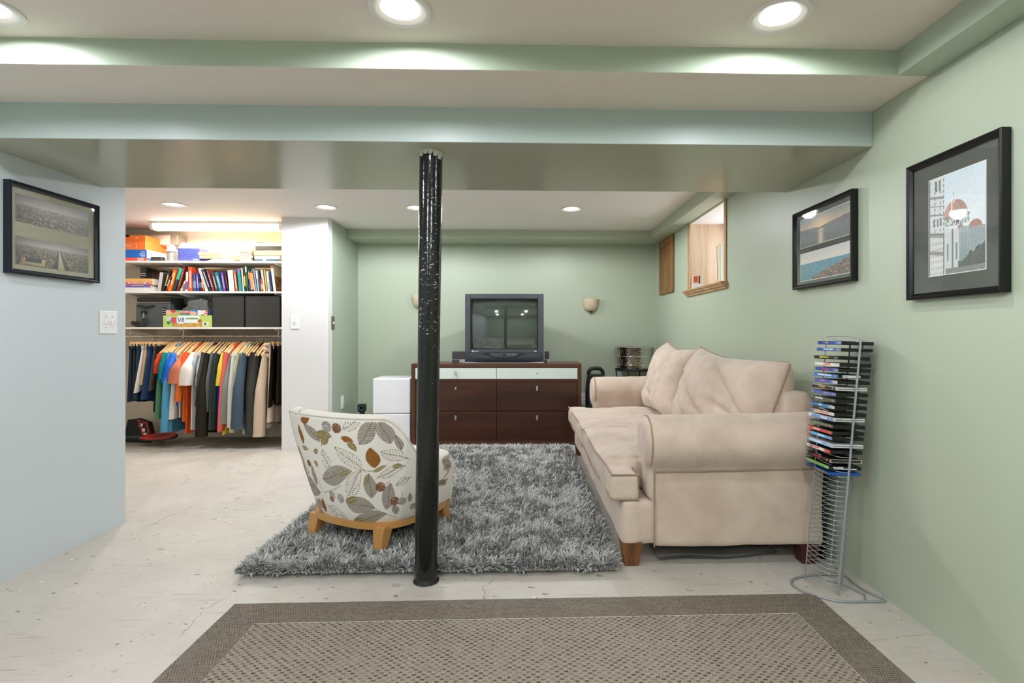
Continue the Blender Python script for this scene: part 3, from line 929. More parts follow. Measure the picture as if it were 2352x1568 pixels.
for k, (w_, z_) in enumerate(((.008, .1145), (.009, .1145), (.006, .1175))): mb.box(.300 + k * .0095, .300 + k * .0095 + w_, -.0012, .001, z_, .1235)
mb.build('format_mark', tx, tv)
mb = MB()
mb.hexa([(-.365, .09, .004), (.365, .09, .004), (.24, .50, .03), (-.24, .50, .03)], [(-.365, .09, .66), (.365, .09, .66), (.24, .50, .52), (-.24, .50, .52)])
mb.build('tube_housing', M_TVL, tv, bevel=.02, seg=3)

# flat speakers either side, just behind the screen front
for (x0, x1), lb in (((-.735, -.60), 'low dark speaker with silver foot peeking out left of the television'), ((.215, .262), 'low dark speaker edge peeking out right of the television')):
    s = thing('small_speaker', lb, 'speaker', ((x0 + x1) / 2, 5.47, hh + .002), DRZ, 'speakers beside the television')
    w_ = (x1 - x0) / 2
    MB().box(-w_, w_, 0, .10, .034, .112).build('cabinet', mat('smoke_grey_plastic', (64, 60, 62), .5), s, bevel=.003)
    MB().box(-w_, w_, .004, .10, .028, .034).build('silver_line', M_SILVER, s)
    MB().box(-w_, w_ * .1, .002, .1, 0, .028).build('foot', M_TVP, s)
    MB().box(w_ * .12, w_, .002, .1, 0, .028).build('foot', mat('pale_foot', (176, 186, 174), .5), s)

# ------------------------------------------------------------------ armless tub chair with leaf print
LEAVES = [('b', -0.173, 0.538, -0.183, 0.641, 0.032), ('g', -0.032, 0.569, -0.133, 0.652, 0.049), ('y', -0.056, 0.607, 0.047, 0.6, 0.043), ('y', -0.026, 0.555, 0.032, 0.621, 0.038), ('o', 0.114, 0.645, 0.207, 0.7, 0.046), ('g', 0.19, 0.572, 0.264, 0.696, 0.064), ('g', 0.327, 0.577, 0.276, 0.696, 0.057), ('b', 0.098, 0.603, 0.162, 0.583, 0.026), ('y', 0.133, 0.586, 0.176, 0.535, 0.028), ('o', 0.2, 0.445, 0.056, 0.552, 0.059), ('o', 0.0, 0.414, -0.026, 0.531, 0.05), ('b', 0.261, 0.456, 0.239, 0.559, 0.062), ('o', 0.394, 0.501, 0.283, 0.538, 0.05), ('g', -0.069, 0.37, 0.144, 0.435, 0.079), ('y', 0.051, 0.408, 0.144, 0.435, 0.017), ('o', 0.094, 0.294, 0.193, 0.442, 0.066), ('g', 0.242, 0.298, 0.23, 0.428, 0.058), ('y', 0.203, 0.363, 0.23, 0.428, 0.018), ('y', 0.249, 0.435, 0.318, 0.467, 0.016), ('o', 0.279, 0.408, 0.397, 0.464, 0.04), ('y', 0.339, 0.461, 0.385, 0.465, 0.022), ('g', 0.324, 0.234, 0.339, 0.376, 0.058), ('g', 0.385, 0.203, 0.362, 0.262, 0.044), ('g', 0.074, 0.27, 0.261, 0.242, 0.077), ('y', 0.074, 0.27, 0.166, 0.294, 0.029), ('b', -0.141, 0.181, -0.122, 0.26, 0.032), ('o', -0.078, 0.222, 0.06, 0.16, 0.056), ('g', 0.106, 0.16, 0.33, 0.21, 0.065), ('y', 0.106, 0.16, 0.187, 0.181, 0.025), ('g', -0.144, 0.325, -0.137, 0.432, 0.034), ('y', -0.098, 0.466, -0.09, 0.428, 0.024), ('g', -0.144, 0.301, -0.321, 0.311, 0.09), ('g', -0.193, 0.16, -0.31, 0.238, 0.044), ('g', -0.394, 0.311, -0.351, 0.406, 0.036), ('g', -0.239, 0.401, -0.255, 0.511, 0.032), ('o', 0.417, 0.401, 0.362, 0.361, 0.029), ('y', -0.094, 0.504, -0.056, 0.524, 0.039), ('y', -0.197, 0.521, -0.133, 0.514, 0.021), ('g', 0.371, 0.543, 0.348, 0.619, 0.026), ('b', -0.151, 0.662, -0.082, 0.679, 0.04), ('g', 0.441, 0.265, 0.435, 0.317, 0.018), ('o', -0.385, 0.621, -0.417, 0.518, 0.035)]
BERRIES = [('a', 0.021, 0.648, 0.0286), ('c', 0.078, 0.645, 0.0252), ('c', 0.289, 0.356, 0.0252), ('c', 0.365, 0.277, 0.0231), ('a', 0.403, 0.273, 0.0218), ('a', -0.021, 0.291, 0.0224), ('c', -0.032, 0.267, 0.0163), ('a', 0.042, 0.28, 0.0245), ('c', -0.162, 0.438, 0.019), ('a', 0.471, 0.238, 0.0204)]
STEMS = [(-0.106, 0.373, -0.094, 0.294), (-0.094, 0.294, 0.065, 0.353), (0.203, 0.445, 0.264, 0.445), (0.261, 0.242, 0.385, 0.189), (-0.032, 0.542, -0.015, 0.61), (0.021, 0.325, 0.015, 0.297), (0.394, 0.297, 0.394, 0.322), (0.312, 0.374, 0.333, 0.388)]

CREAM = (236, 231, 222)
def paint_leaves(a, b, leaves, berries, stems):
    """flat print in metres on the cloth: a runs around the chair, b up"""
    shp = a.shape
    col = np.empty(shp + (3,)); col[:] = CREAM
    def seg(x0, y0, x1, y1):
        d = np.array([x1 - x0, y1 - y0]); L = np.hypot(*d) + 1e-9; d = d / L
        u = ((a - x0) * d[0] + (b - y0) * d[1]) / L
        w = -(a - x0) * d[1] + (b - y0) * d[0]
        return u, w, L
    def put(mask, c, k=1.0):
        col[mask] = col[mask] * (1 - k) + np.array(c, float) * k
    for x0, y0, x1, y1 in stems:
        u, w, L = seg(x0, y0, x1, y1)
        put((u > 0) & (u < 1) & (np.abs(w + .006 * np.sin(u * 3.1)) < .0016), (150, 142, 120))
    for kind, x0, y0, x1, y1, wd in leaves:
        u, w, L = seg(x0, y0, x1, y1)
        uc = np.clip(u, 0, 1)
        w = w + .09 * L * np.sin(math.pi * uc) * (.5 - uc) * 1.6
        wd = min(wd, .52 * L)
        prof = wd * .6 * np.sin(math.pi * uc ** .85) ** .8
        ins = (u > 0) & (u < 1) & (np.abs(w) < prof)
        if kind == 'b': put(ins, (150, 98, 48))
        elif kind == 'y': put(ins, (146, 132, 84))
        elif kind == 'g': put(ins, (172, 164, 152))
        nv = max(5, int(L / .0125))
        ph = uc * nv - np.abs(w) / (wd * .5 + 1e-6) * 1.3
        vein = ins & (((ph % 1.0) < .16) | (np.abs(w) < .0017))
        if kind == 'g': put(vein, (118, 108, 94))
        if kind == 'o': put(vein | (ins & (np.abs(w) > prof - .0022)), (138, 126, 96))
        if kind == 'g': put(ins & (np.abs(w) > prof - .0015), (140, 130, 116))
        if kind == 'y': put(ins & (np.abs(w) < .0013), (200, 190, 160))
        if kind == 'o': put((u > -.12) & (u < .05) & (np.abs(w) < .0015), (138, 126, 96))
    for kind, x0, y0, r in berries:
        d = np.hypot(a - x0, b - y0)
        put(d < r, (122, 80, 56) if kind == 'c' else (158, 148, 142))
        sp = vnoise(a + 3, b + 3, 260, 5)
        put((d < r * .95) & (sp > .62), (178, 140, 116) if kind == 'c' else (206, 198, 190))
    return lin(np.clip(col, 0, 255))

CHO, CHR = (-.788, 2.97, 0), -math.atan2(.48, .877)
chair = thing('slipper_chair', 'low cream slipper chair printed with brown and grey leaves', 'chair', CHO, CHR)
M_LEAFCLOTH = attr_mat('leaf_print_cloth', .8, spec=.2)
M_BEECH = woodify(mat('beech_wood', (206, 152, 84), .4), (204, 154, 92), (188, 136, 74), (1.2, 1.2, .5), 2.0, 3)
def tub():
    CP = dict(ax0=.32, ax1=.475, by0=.285, by1=.40, q=.82, yc=-.005, zt=.71, pd=38, pm=88, zs=.36)
    D = np.radians(np.linspace(-79, 79, 440))
    sg = lambda v, p: np.sign(v) * np.abs(v) ** p
    k = np.clip((np.degrees(np.abs(D)) - CP['pd']) / (CP['pm'] - CP['pd']), 0, 1)
    zt = CP['zt'] + (CP['zs'] - CP['zt']) * (k * k * (3 - 2 * k))
    rows, prn = [], []
    def pt(t, inset, z):
        ax = CP['ax0'] + (CP['ax1'] - CP['ax0']) * t - inset
        by = CP['by0'] + (CP['by1'] - CP['by0']) * t - inset
        return np.stack([ax * sg(np.sin(D), CP['q']), -by * sg(np.cos(D), CP['q']) + CP['yc'], z], -1)
    # under-edge, outer face, rolled rim, inner face
    rows.append(pt(0, .03, np.full_like(D, .158))); prn.append(np.full_like(D, .15))
    for t in np.linspace(0, 1, 190):
        bulge = -.010 * math.sin(math.pi * t) - .006 * math.exp(-(t / .04) ** 2) * -1
        z = .16 + (zt - .16 - .03) * t
        rows.append(pt(t, bulge, z)); prn.append(z)
    for w in np.linspace(0, math.pi, 15)[1:]:
        rows.append(pt(1, .036 - .036 * math.cos(w), zt - .03 + .034 * math.sin(w))); prn.append(zt + .04 * w / math.pi)
    for t in np.linspace(1, .45, 40)[1:]:
        z = np.minimum(zt - .03, .33 + (zt - .03 - .33) * (t - .45) / .55)
        rows.append(pt(t, .072 + .03 * (1 - t), z)); prn.append(zt + .04 + (1 - t) * .5)
    V = np.stack(rows); B = np.stack(prn); dd_ = np.radians(np.linspace(-100, 100, 4001))
    xx_ = (CP['ax0'] + (CP['ax1'] - CP['ax0']) * .6) * sg(np.sin(dd_), CP['q']); yy_ = -(CP['by0'] + (CP['by1'] - CP['by0']) * .6) * sg(np.cos(dd_), CP['q'])
    ss_ = np.concatenate([[0], np.cumsum(np.hypot(np.diff(xx_), np.diff(yy_)))]); ss_ -= ss_[2000]
    A = np.broadcast_to(np.interp(D, dd_, ss_), B.shape)
    extra = []
    rs = random.Random(4)
    for i in range(26):
        x, y = rs.uniform(-.6, .6), rs.uniform(.73, .98); an = rs.uniform(0, 6.28); L = rs.uniform(.06, .1)
        extra.append((rs.choice('ggob'), x, y, x + L * math.cos(an), y + L * math.sin(an), .045))
    for i in range(14):
        for s in (-1,):
            x, y = rs.uniform(-.6, -.2), rs.uniform(.2, .6); an = rs.uniform(0, 6.28); L = rs.uniform(.07, .11)
            extra.append((rs.choice('ggoy'), x, y, x + L * math.cos(an), y + L * math.sin(an), .045))
    cols = paint_leaves(A, B, extra + LEAVES, BERRIES, STEMS)
    nr, nc = B.shape
    o = big_mesh('back_shell', V.reshape(-1, 3), grid_faces(nr, nc), M_LEAFCLOTH, cols.reshape(-1, 3), chair, True)
    # welt between back and rim
    z = zt - .012
    MB().tube([tuple(p) for p in pt(1, -.001, z)[::6]], .0035, 6).build('piping', mat('cream_piping', (222, 216, 204), .8), o, smooth=True)
    # seat block
    n, m_ = 120, 90
    ph = np.linspace(0, 2 * math.pi, n, endpoint=False)
    ring = lambda hx, hy, q: np.stack([hx * sg(np.cos(ph), q), .05 + hy * sg(np.sin(ph), q)], -1)
    rows, A2, B2 = [], [], []
    for z, ins in ((.16, .012), (.165, .003), (.22, -.004), (.30, -.004), (.36, .0), (.395, .006), (.415, .02), (.425, .05), (.432, .10), (.436, .16), (.438, .22), (.438, .27)):
        r_ = ring(.305 - ins, .30 - ins, .5)
        rows.append(np.concatenate([r_, np.full((n, 1), z)], 1))
    # resample finer for the print
    fine = []
    for i in range(len(rows) - 1):
        kk = max(2, int(np.abs(rows[i + 1] - rows[i]).max() / .007))
        for j in range(kk): fine.append(rows[i] + (rows[i + 1] - rows[i]) * j / kk)
    fine.append(rows[-1])
    Vs = np.stack(fine)
    nr2 = len(fine)
    top = Vs[..., 2] > .41
    A3 = np.where(top, Vs[..., 0], Vs[..., 0] + Vs[..., 1] * .9); B3 = np.where(top, Vs[..., 1] + 2, Vs[..., 2])
    lv = []
    for i in range(60):
        x, y = rs.uniform(-.45, .55), (rs.uniform(.18, .42) if i % 2 else rs.uniform(1.75, 2.4)); an = rs.uniform(0, 6.28); L = rs.uniform(.06, .11)
        lv.append((rs.choice('ggobo'), x, y, x + L * math.cos(an), y + L * math.sin(an), .05))
    c2 = paint_leaves(A3, B3, lv, [], [])
    Vf = Vs.reshape(-1, 3); Fq = grid_faces(nr2, n, True)
    big_mesh('seat', Vf, Fq, M_LEAFCLOTH, c2.reshape(-1, 3), chair, True)
    # beech plinth
    qs = [.82 * 1.0]
    out, inn = [], []
    for d in np.linspace(-math.pi, math.pi, 80, endpoint=False):
        c, s = math.cos(d), math.sin(d)
        by = .295 if c > 0 else .35
        x, y = .318 * math.copysign(abs(s) ** .7, s), -by * math.copysign(abs(c) ** .7, c) - .003
        out.append((x, y)); inn.append((x * .9, y * .9))
    mb = MB(); n = len(out)
    vs = [(*p, .133) for p in out] + [(*p, .163) for p in out] + [(*p, .163) for p in inn] + [(*p, .133) for p in inn]
    fs = []
    for i in range(n):
        j = (i + 1) % n
        for k2 in range(4):
            l2 = (k2 + 1) % 4
            fs.append((k2 * n + i, k2 * n + j, l2 * n + j, l2 * n + i))
    mb.add(vs, fs)
    mb.build('plinth', M_BEECH, chair, smooth=True, sharp=30, fix=True)
    MB().box(-.22, .22, -.19, .26, .14, .16).build('seat_board', M_DARK, chair)
    for sx in (-1, 1):
        for yb, yt in ((-.262, -.225), (.262, .235)):
            x0, x1 = sx * .235, sx * .225
            sy = 1 if yb > 0 else -1
            bot = [(x0 - .021, yb - .021, .016), (x0 + .021, yb - .021, .016), (x0 + .021, yb + .021, .016), (x0 - .021, yb + .021, .016)]
            t_ = [(x1 - .037, yt - .037, .15), (x1 + .037, yt - .037, .15), (x1 + .037, yt + .037, .15), (x1 - .037, yt + .037, .15)]
            MB().hexa(bot, t_).build('leg', M_BEECH, chair, bevel=.004)
tub()

# ------------------------------------------------------------------ framed photographs
M_FRAME = mat('black_satin_frame', (12, 12, 13), .28, spec=.35)
M_FRAMEBLUE = mat('navy_black_frame', (20, 26, 40), .28, spec=.4)
M_MATGREY = mat('charcoal_mat_board', (84, 88, 82), .9)
M_MATTAN = mat('sage_tan_mat_board', (172, 170, 148), .9)
M_PRINT = attr_mat('photo_print', .45)
M_PICGLASS = thin_glass('picture_glass')
M_KEY = mat('white_mat_bevel', (236, 236, 232), .8)

def city(seed, avenue):
    def fn(u, v):
        n = fbm(u * 2.6, v, 26, seed, 4); g = vnoise(u * 3, v, 60, seed + 9)
        hor = .74 if avenue else .66
        bld = mixc((52, 48, 44), (176, 158, 128), np.clip((n - .32) * 2.4 + (g - .5) * .7, 0, 1))
        haze = mixc(bld, (168, 162, 154), np.clip((v / hor) ** 2.2 * .75, 0, 1))
        if avenue:
            cx = .56 - (v - .72) * .05
            hwid = .012 + (hor - v) * .16
            d = np.abs(u - cx) / np.maximum(hwid, .004)
            tree = (d > .35) & (d < .95) & (v < hor)
            haze[tree] = mixc((44, 52, 44), (104, 106, 92), np.clip(v / hor, 0, 1))[tree]
            road = (d <= .35) & (v < hor)
            haze[road] = mixc((172, 156, 130), (204, 196, 184), np.clip(v / hor, 0, 1))[road]
            roof = (np.abs(u - .22) < .15) & (v > .05) & (v < .28)
            haze[roof] = mixc((60, 62, 58), (186, 160, 122), ((np.abs((u - .22)) > .1) | (v < .14)).astype(float))[roof]
        else:
            lane = (np.abs((u * 7 + .4 * np.sin(v * 9)) % 1 - .5) < .035) & (v < .4) & (n > .45)
            haze[lane] = (150, 148, 138)
        sky = mixc((196, 190, 184), (136, 132, 130), np.clip((v - hor) / (1 - hor), 0, 1))
        t = np.clip((v - hor + .04) / .08, 0, 1)
        out = mixc(haze, sky, t)
        vig = 1 - .28 * np.clip(np.abs(u - .5) * 2, 0, 1) ** 2
        return out * vig[..., None]
    return fn

def sunset(u, v):
    hill = .52 + .22 * np.abs(u - .42) ** .9 + .05 * fbm(u, v * 0, 9, 3)
    sky = mixc((214, 172, 116), (112, 124, 126), np.clip((v - .5) * 2.1, 0, 1))
    sky = mixc((236, 204, 150), sky, np.clip(np.hypot((u - .45) * 1.6, v - .62) * 2.2, 0, 1))
    w = fbm(u * 1.2, v * 5, 22, 8)
    sea = mixc((56, 66, 64), (98, 104, 98), w)
    gl = np.exp(-((u - .45) / .055) ** 2) * (v < .5)
    sea = mixc(sea, (232, 204, 150), np.clip(gl * (.35 + w), 0, 1))
    out = np.where((v > .5)[..., None], sky, sea)
    mtn = (v > .49) & (v < hill)
    out[mtn] = mixc((52, 54, 52), (84, 84, 78), fbm(u, v, 30, 2))[mtn]
    return out * (.92 + .16 * fbm(u * 2, v, 24, 5))[..., None]

def coast(u, v):
    sky = mixc((232, 222, 208), (206, 208, 204), np.clip((v - .6) * 2.4, 0, 1))
    w = fbm(u * 1.4, v * 4, 26, 4)
    sea = mixc((36, 104, 126), (128, 178, 190), np.clip(w * 1.5 - .3, 0, 1))
    sea = mixc(sea, (66, 138, 164), np.clip((v - .45) * 5, 0, 1))
    out = np.where((v > .62)[..., None], sky, sea)
    edge = .02 + .5 * np.clip((u - .28) / .72, 0, 1) ** .75 + .12 * (fbm(u, v, 14, 6) - .5) * 2
    rock = v < edge
    n = fbm(u * 1.5, v, 30, 12)
    rc = mixc((44, 40, 38), (190, 142, 122), np.clip(n * 2.0 - .6, 0, 1))
    out[rock] = rc[rock]
    return out * (.93 + .14 * fbm(u * 2, v, 40, 15))[..., None]

def cathedral(u, v):
    sky = mixc((200, 222, 234), (236, 243, 246), np.clip(1.2 - v + .2 * u, 0, 1))
    out = sky.copy()
    def put(mask, c): out[mask] = np.broadcast_to(np.asarray(c, float), out.shape)[mask]
    n = fbm(u * 2, v * 2, 40, 3)
    # drum and big dome
    dx = (u - .50) / .215
    dome = (v > .56) & (v < .56 + .165 * np.sqrt(np.clip(1 - dx * dx, 0, 1))) & (np.abs(dx) < 1)
    put(dome, mixc((150, 104, 88), (196, 150, 132), np.clip(n + (.5 - u) * 1.2, 0, 1)))
    put(dome & (np.abs(u - .44 - (v - .56) * -.05) < .012), (236, 226, 214))
    put((np.abs(u - .47) < .014) & (v > .70) & (v < .765), (226, 226, 218))
    put((np.abs(u - .47) < .03) & (v > .715) & (v < .73), (206, 206, 198))
    put((np.abs(u - .47) < .004) & (v >= .765) & (v < .80), (120, 116, 110))
    drum = (v > .47) & (v < .56) & (u > .3) & (u < .74)
    put(drum, mixc((96, 106, 104), (206, 214, 210), (vnoise(u * 4, v * 3, 24, 4) > .45).astype(float)))
    put((v > .545) & (v < .572) & (u > .28) & (u < .75), (128, 120, 104))
    put(np.hypot((u - .54) * .8, (v - .51) * 1.1) < .026, (62, 62, 62))
    # small domes
    for cx, cy, r, h in ((.84, .41, .115, .075), (.59, .43, .06, .04)):
        d = (u - cx) / r
        put((np.abs(d) < 1) & (v > cy) & (v < cy + h * np.sqrt(np.clip(1 - d * d, 0, 1))), mixc((146, 98, 82), (190, 140, 118), n))
    apse = (u > .7) & (v < .415) & (v > .10)
    put(apse, mixc((120, 134, 136), (172, 184, 186), n))
    mid = (u > .55) & (u <= .74) & (v < .44) & (v > .08)
    put(mid, mixc((112, 134, 134), (190, 204, 202), (np.abs((u * 40) % 1 - .5) < .28) * np.clip(v * 2.2, 0, 1)))
    nave = (u > .28) & (u < .57) & (v < .47 - .16 * (u - .28)) & (v > .02)
    put(nave, mixc((222, 224, 216), (196, 204, 200), n))
    put(nave & (np.abs(u - .45) < .016), (98, 118, 128))
    for cx in (.36, .52): put(nave & (np.abs(u - cx) < .014) & (v > .13) & (v < .30), (118, 124, 122))
    # bell tower
    tw = (u < .30) & (v > .015)
    put(tw, mixc((226, 230, 224), (206, 212, 206), n))
    tf = u < .30
    for cy, th in ((.80, .012), (.62, .008), (.42, .014), (.395, .006), (.22, .012), (.24, .006), (.71, .005)):
        put(tf & (np.abs(v - cy + .12 * (u - .15)) < th), (128, 126, 118))
    for cx in (.02, .12, .22, .285): put(tf & (np.abs(u - cx) < .008) & ((v * 18) % 1 < .6) & (v > .42), (98, 122, 140))
    for cx in (.10, .17, .23):
        put(tf & (np.abs(u - cx) < .016) & (v > .50) & (v < .58), (104, 98, 92))
    for cx in (.14, .21): put(tf & (np.abs(u - cx) < .02) & (v > .86) & (v < .97), (96, 112, 110))
    put(tf & (v < .38) & (((u * 26) % 1) < .35) & (((v * 16) % 1) < .4), (176, 150, 138))
    put(u < .02, (74, 92, 104))
    put(tf & (np.abs(u - .285) < .012) & (v < .42), (118, 112, 110))
    trees = (u > .55) & (v < .10 + .16 * np.clip((u - .6) * 2.4, 0, 1) + .09 * (fbm(u, v, 16, 9) - .3))
    put(trees, mixc((34, 44, 38), (92, 96, 86), fbm(u, v, 30, 5)))
    put((u > .32) & (v < .055) , mixc((92, 92, 92), (150, 148, 144), n))
    out = out * (.95 + .1 * fbm(u * 2, v * 2, 34, 21))[..., None]
    return mixc(out, (206, 214, 212), np.full(u.shape, .16))

def picture(name, label, cx, y0, y1, z0, z1, side, mboard, prints, frame_m, keyline=None):
    """hangs on the wall at X=cx, side +1 faces -X (right-hand wall), -1 faces +X"""
    w, h = y1 - y0, z1 - z0
    rz = R(-90) if side > 0 else R(90)      # local -Y faces the room
    t = thing(name, label, 'picture', (cx, (y0 + y1) / 2, z0), rz, None)
    fw, dp = .022, .03
    mb = MB()
    pf = [(0, 0), (0, -dp), (.006, -dp - .002), (.014, -dp + .002), (fw, -dp + .010), (fw, 0)]
    # mitred moulding: profile swept around the rectangle
    cor = [(-w / 2, 0, 1, 1), (w / 2, 0, -1, 1), (w / 2, h, -1, -1), (-w / 2, h, 1, -1)]
    rows = [[(x + sx * a, b, z + sz * a) for a, b in pf] for x, z, sx, sz in cor]
    rows.append(rows[0])
    mb.grid(rows)
    o = mb.build('frame', frame_m, t, fix=True)
    MB().box(-w / 2 + .01, w / 2 - .01, -.014, -.004, .01, h - .01).build('mat_board', mboard, t)
    for x0, x1, pz0, pz1, fn, nx, ny in prints:
        if keyline:
            MB().box(x0 - .003, x1 + .003, -.0146, -.0138, pz0 - .003, pz1 + .003).build('bevel_edge', M_KEY, t)
        print_panel('photo_print', x1 - x0, pz1 - pz0, nx, ny, fn, M_PRINT, t, ((x0 + x1) / 2, -.0152, pz0))
    MB().box(-w / 2 + .012, w / 2 - .012, -.0192, -.0180, .012, h - .012).build('glass', M_PICGLASS, t)
    return t
# right wall: local +x runs towards the camera there? local x -> world -Y for side>0 (rz=-90)
picture('framed_photo', 'black framed photograph of a domed cathedral on the sage wall', XR - .002, 1.598, 2.008, 1.228, 1.738, 1, M_MATGREY,
        [(-.108, .130, .082, .430, cathedral, 170, 250)], M_FRAME, True)
picture('framed_photo', 'black framed pair of sea photographs, sunset above rocky coast', XR - .002, 2.348, 2.876, 1.338, 1.752, 1, M_MATGREY,
        [(-.206, .228, .218, .366, sunset, 170, 60), (-.206, .228, .042, .184, coast, 200, 70)], M_FRAME, True)
picture('framed_photo', 'dark framed pair of hazy city panoramas on the pale blue wall', XL + .002, 2.424, 2.926, 1.371, 1.787, -1, M_MATTAN,
        [(-.209, .193, .24, .366, city(2, False), 220, 70), (-.209, .193, .045, .173, city(6, True), 220, 70)], M_FRAMEBLUE, False)

# ------------------------------------------------------------------ switches and outlets
M_PLATE = mat('white_switch_plate', (240, 240, 238), .35)
M_SLOT = mat('dark_slot', (60, 58, 56), .6)
M_STEEL = mat('steel_switch_plate', (122, 112, 98), .35, .8)
def plate(name, label, cat, loc, rz, w, h, toggles=0, sockets=0, m=M_PLATE):
    t = thing(name, label, cat, loc, rz)
    MB().box(-w / 2, w / 2, -.006, 0, 0, h).build('plate', m, t, bevel=.002)
    for k in range(toggles):
        x = (k - (toggles - 1) / 2) * .046
        MB().hexa([(x - .006, -.012, h / 2 - .012), (x + .006, -.012, h / 2 - .012), (x + .006, -.005, h / 2 - .012), (x - .006, -.005, h / 2 - .012)],
                  [(x - .005, -.019, h / 2 + .010), (x + .005, -.019, h / 2 + .010), (x + .005, -.005, h / 2 + .012), (x - .005, -.005, h / 2 + .012)]).build('toggle', M_PLATE, t)
        for z in (h / 2 - .03, h / 2 + .03):
            MB().lathe([(.003, 0), (.002, .0012), (0, .0015)], 10, Matrix.Translation((x, -.006, z)) @ Matrix.Rotation(R(90), 4, 'X')).build('screw', M_STEEL, t)
    for k in range(sockets):
        z = h / 2 + (k - (sockets - 1) / 2) * .042
        f = MB().box(-.017, .017, -.0085, -.005, z - .014, z + .014).build('socket', M_PLATE, t, bevel=.003)
        for x in (-.006, .006):
            MB().box(x - .0012, x + .0012, -.0092, -.008, z - .004, z + .006).build('slot', M_SLOT, f)
    return t
plate('light_switch', 'white double light switch on the pale blue wall', 'switch', (XL, 3.023, 1.10), R(90), .122, .126, toggles=2)
plate('light_switch', 'white single light switch on the white wall end', 'switch', (-2.162, 5.085, 1.146), 0, .082, .128, toggles=1)
plate('light_switch', 'steel single light switch where white paint meets sage', 'switch', (-1.855, 5.212, 1.14), R(90), .078, .128, toggles=1, m=M_STEEL)
plate('power_outlet', 'ivory power outlet low on the narrow sage side wall', 'outlet', (-1.855, 5.48, .335), R(90), .08, .13, sockets=2)
plate('power_outlet', 'white power outlet low on the back wall by the dresser', 'outlet', (.68, YB, .30), 0, .08, .13, sockets=2)

# ------------------------------------------------------------------ wall sconces
M_ALAB = mat('cream_alabaster_glass', (214, 196, 168), .45, var=.12, vscale=14)
def sconce(x, z, label):
    t = thing('wall_sconce', label, 'wall lamp', (x, YB, z), 0, 'wall sconces by the television')
    prof = [(.018, .0), (.045, .008), (.07, .03), (.086, .07), (.094, .115), (.098, .145)]
    inn = [(r - .005, zz + .003) for r, zz in prof[::-1]]
    MB().lathe(prof + inn, 28, cap=False, arc=math.pi, start=math.pi).build('bowl', M_ALAB, t, smooth=True)
    MB().lathe([(.0, -.012), (.012, -.012), (.024, -.004), (.02, .004)], 20, Matrix.Translation((0, -.03, .004))).build('finial', M_BLK, t, smooth=True)
    MB().box(-.05, .05, -.012, 0, .02, .12).build('backplate', mat('bronze', (60, 46, 34), .4, .7), t, bevel=.004)
sconce(.755, 1.345, 'cream bowl wall sconce between the television and the window')
sconce(-1.165, 1.385, 'cream bowl wall sconce partly hidden behind the black post')

# oak access door on the right-hand wall
t = thing('access_door', 'small dark oak cabinet door mounted high near the corner', 'cabinet door', (XR, 5.53, 1.52), R(-90))
MB().box(-.245, .245, -.012, 0, 0, .575).build('panel', M_OAKDARK, t)
mb = MB()
for a in ((-.265, -.205, 0, .575), (.205, .265, 0, .575)): mb.box(a[0], a[1], -.022, -.002, a[2], a[3])
for a in ((0, .06), (.515, .575)): mb.box(-.205, .205, -.022, -.002, a[0], a[1])
mb.build('stiles_and_rails', M_OAKDARK, t, bevel=.004)

# ------------------------------------------------------------------ wire DVD tower
M_WIRE = mat('grey_powder_wire', (158, 164, 166), .4, .3)
RB = (1.30, 2.262, 0)
LEAN = R(5.2)
rack = thing('dvd_rack', 'tall grey wire media tower leaning beside the sofa arm', 'media rack', RB)
shx = lambda z: math.tan(LEAN) * z
def spline(pts, k=6, closed=True):
    pts = [Vector(p) for p in pts]; n = len(pts); out = []
    for i in range(n if closed else n - 1):
        p0, p1, p2, p3 = pts[(i - 1) % n] if closed or i else pts[0], pts[i], pts[(i + 1) % n], pts[(i + 2) % n] if closed or i < n - 2 else pts[-1]
        for j in range(k):
            t = j / k
            out.append(.5 * ((2 * p1) + (p2 - p0) * t + (2 * p0 - 5 * p1 + 4 * p2 - p3) * t * t + (3 * p1 - p0 - 3 * p2 + p3) * t ** 3))
    if not closed: out.append(pts[-1])
    return out
loop = [(-.052, .070), (-.054, .0), (-.028, -.052), (.018, -.064), (.056, -.03), (.058, .035), (.05, .078), (.0, .085)]
posts = [(-.052, .066, .0028), (.018, -.067, .0048), (.058, .066, .0034), (.060, -.02, .0034)]
ZT = 1.075
for x, y, r in posts:
    MB().tube([(x + shx(z), y, z) for z in (.006, .3, .7, ZT if r > .004 else ZT - .01)], r, 8).build('upright', M_WIRE, rack, smooth=True)
zz = .055
k = 0
while zz < .60:
    # each shelf wire dips towards the front
    pts = spline([(x + shx(zz), y, zz + .012 * (y / .08)) for x, y in loop], 5)
    MB().tube(pts, .0016, 5, closed=True).build('shelf_wire', M_WIRE, rack, smooth=True)
    zz += .0205; k += 1
for zz in (.672, .765, 1.075):
    MB().tube(spline([(x + shx(zz), y, zz + .012 * (y / .08)) for x, y in loop], 5), .0016, 5, closed=True).build('shelf_wire', M_WIRE, rack, smooth=True)
base = [(1.172, 2.287), (1.20, 2.335), (1.262, 2.365), (1.33, 2.378), (1.42, 2.378), (1.452, 2.36), (1.448, 2.30), (1.452, 2.24), (1.468, 2.19), (1.484, 2.15), (1.47, 2.136), (1.40, 2.134), (1.30, 2.138), (1.235, 2.175), (1.188, 2.225)]
MB().tube(spline([(x - RB[0], y - RB[1], .0056) for x, y in base], 6), .0052, 8, closed=True).build('base_loop', M_WIRE, rack, smooth=True)
MB().tube([(.058, .066, .0056), (.10, .02, .0056), (.13, -.07, .0056), (.10, -.124, .0056)], .0045, 8).build('base_brace', M_WIRE, rack, smooth=True)

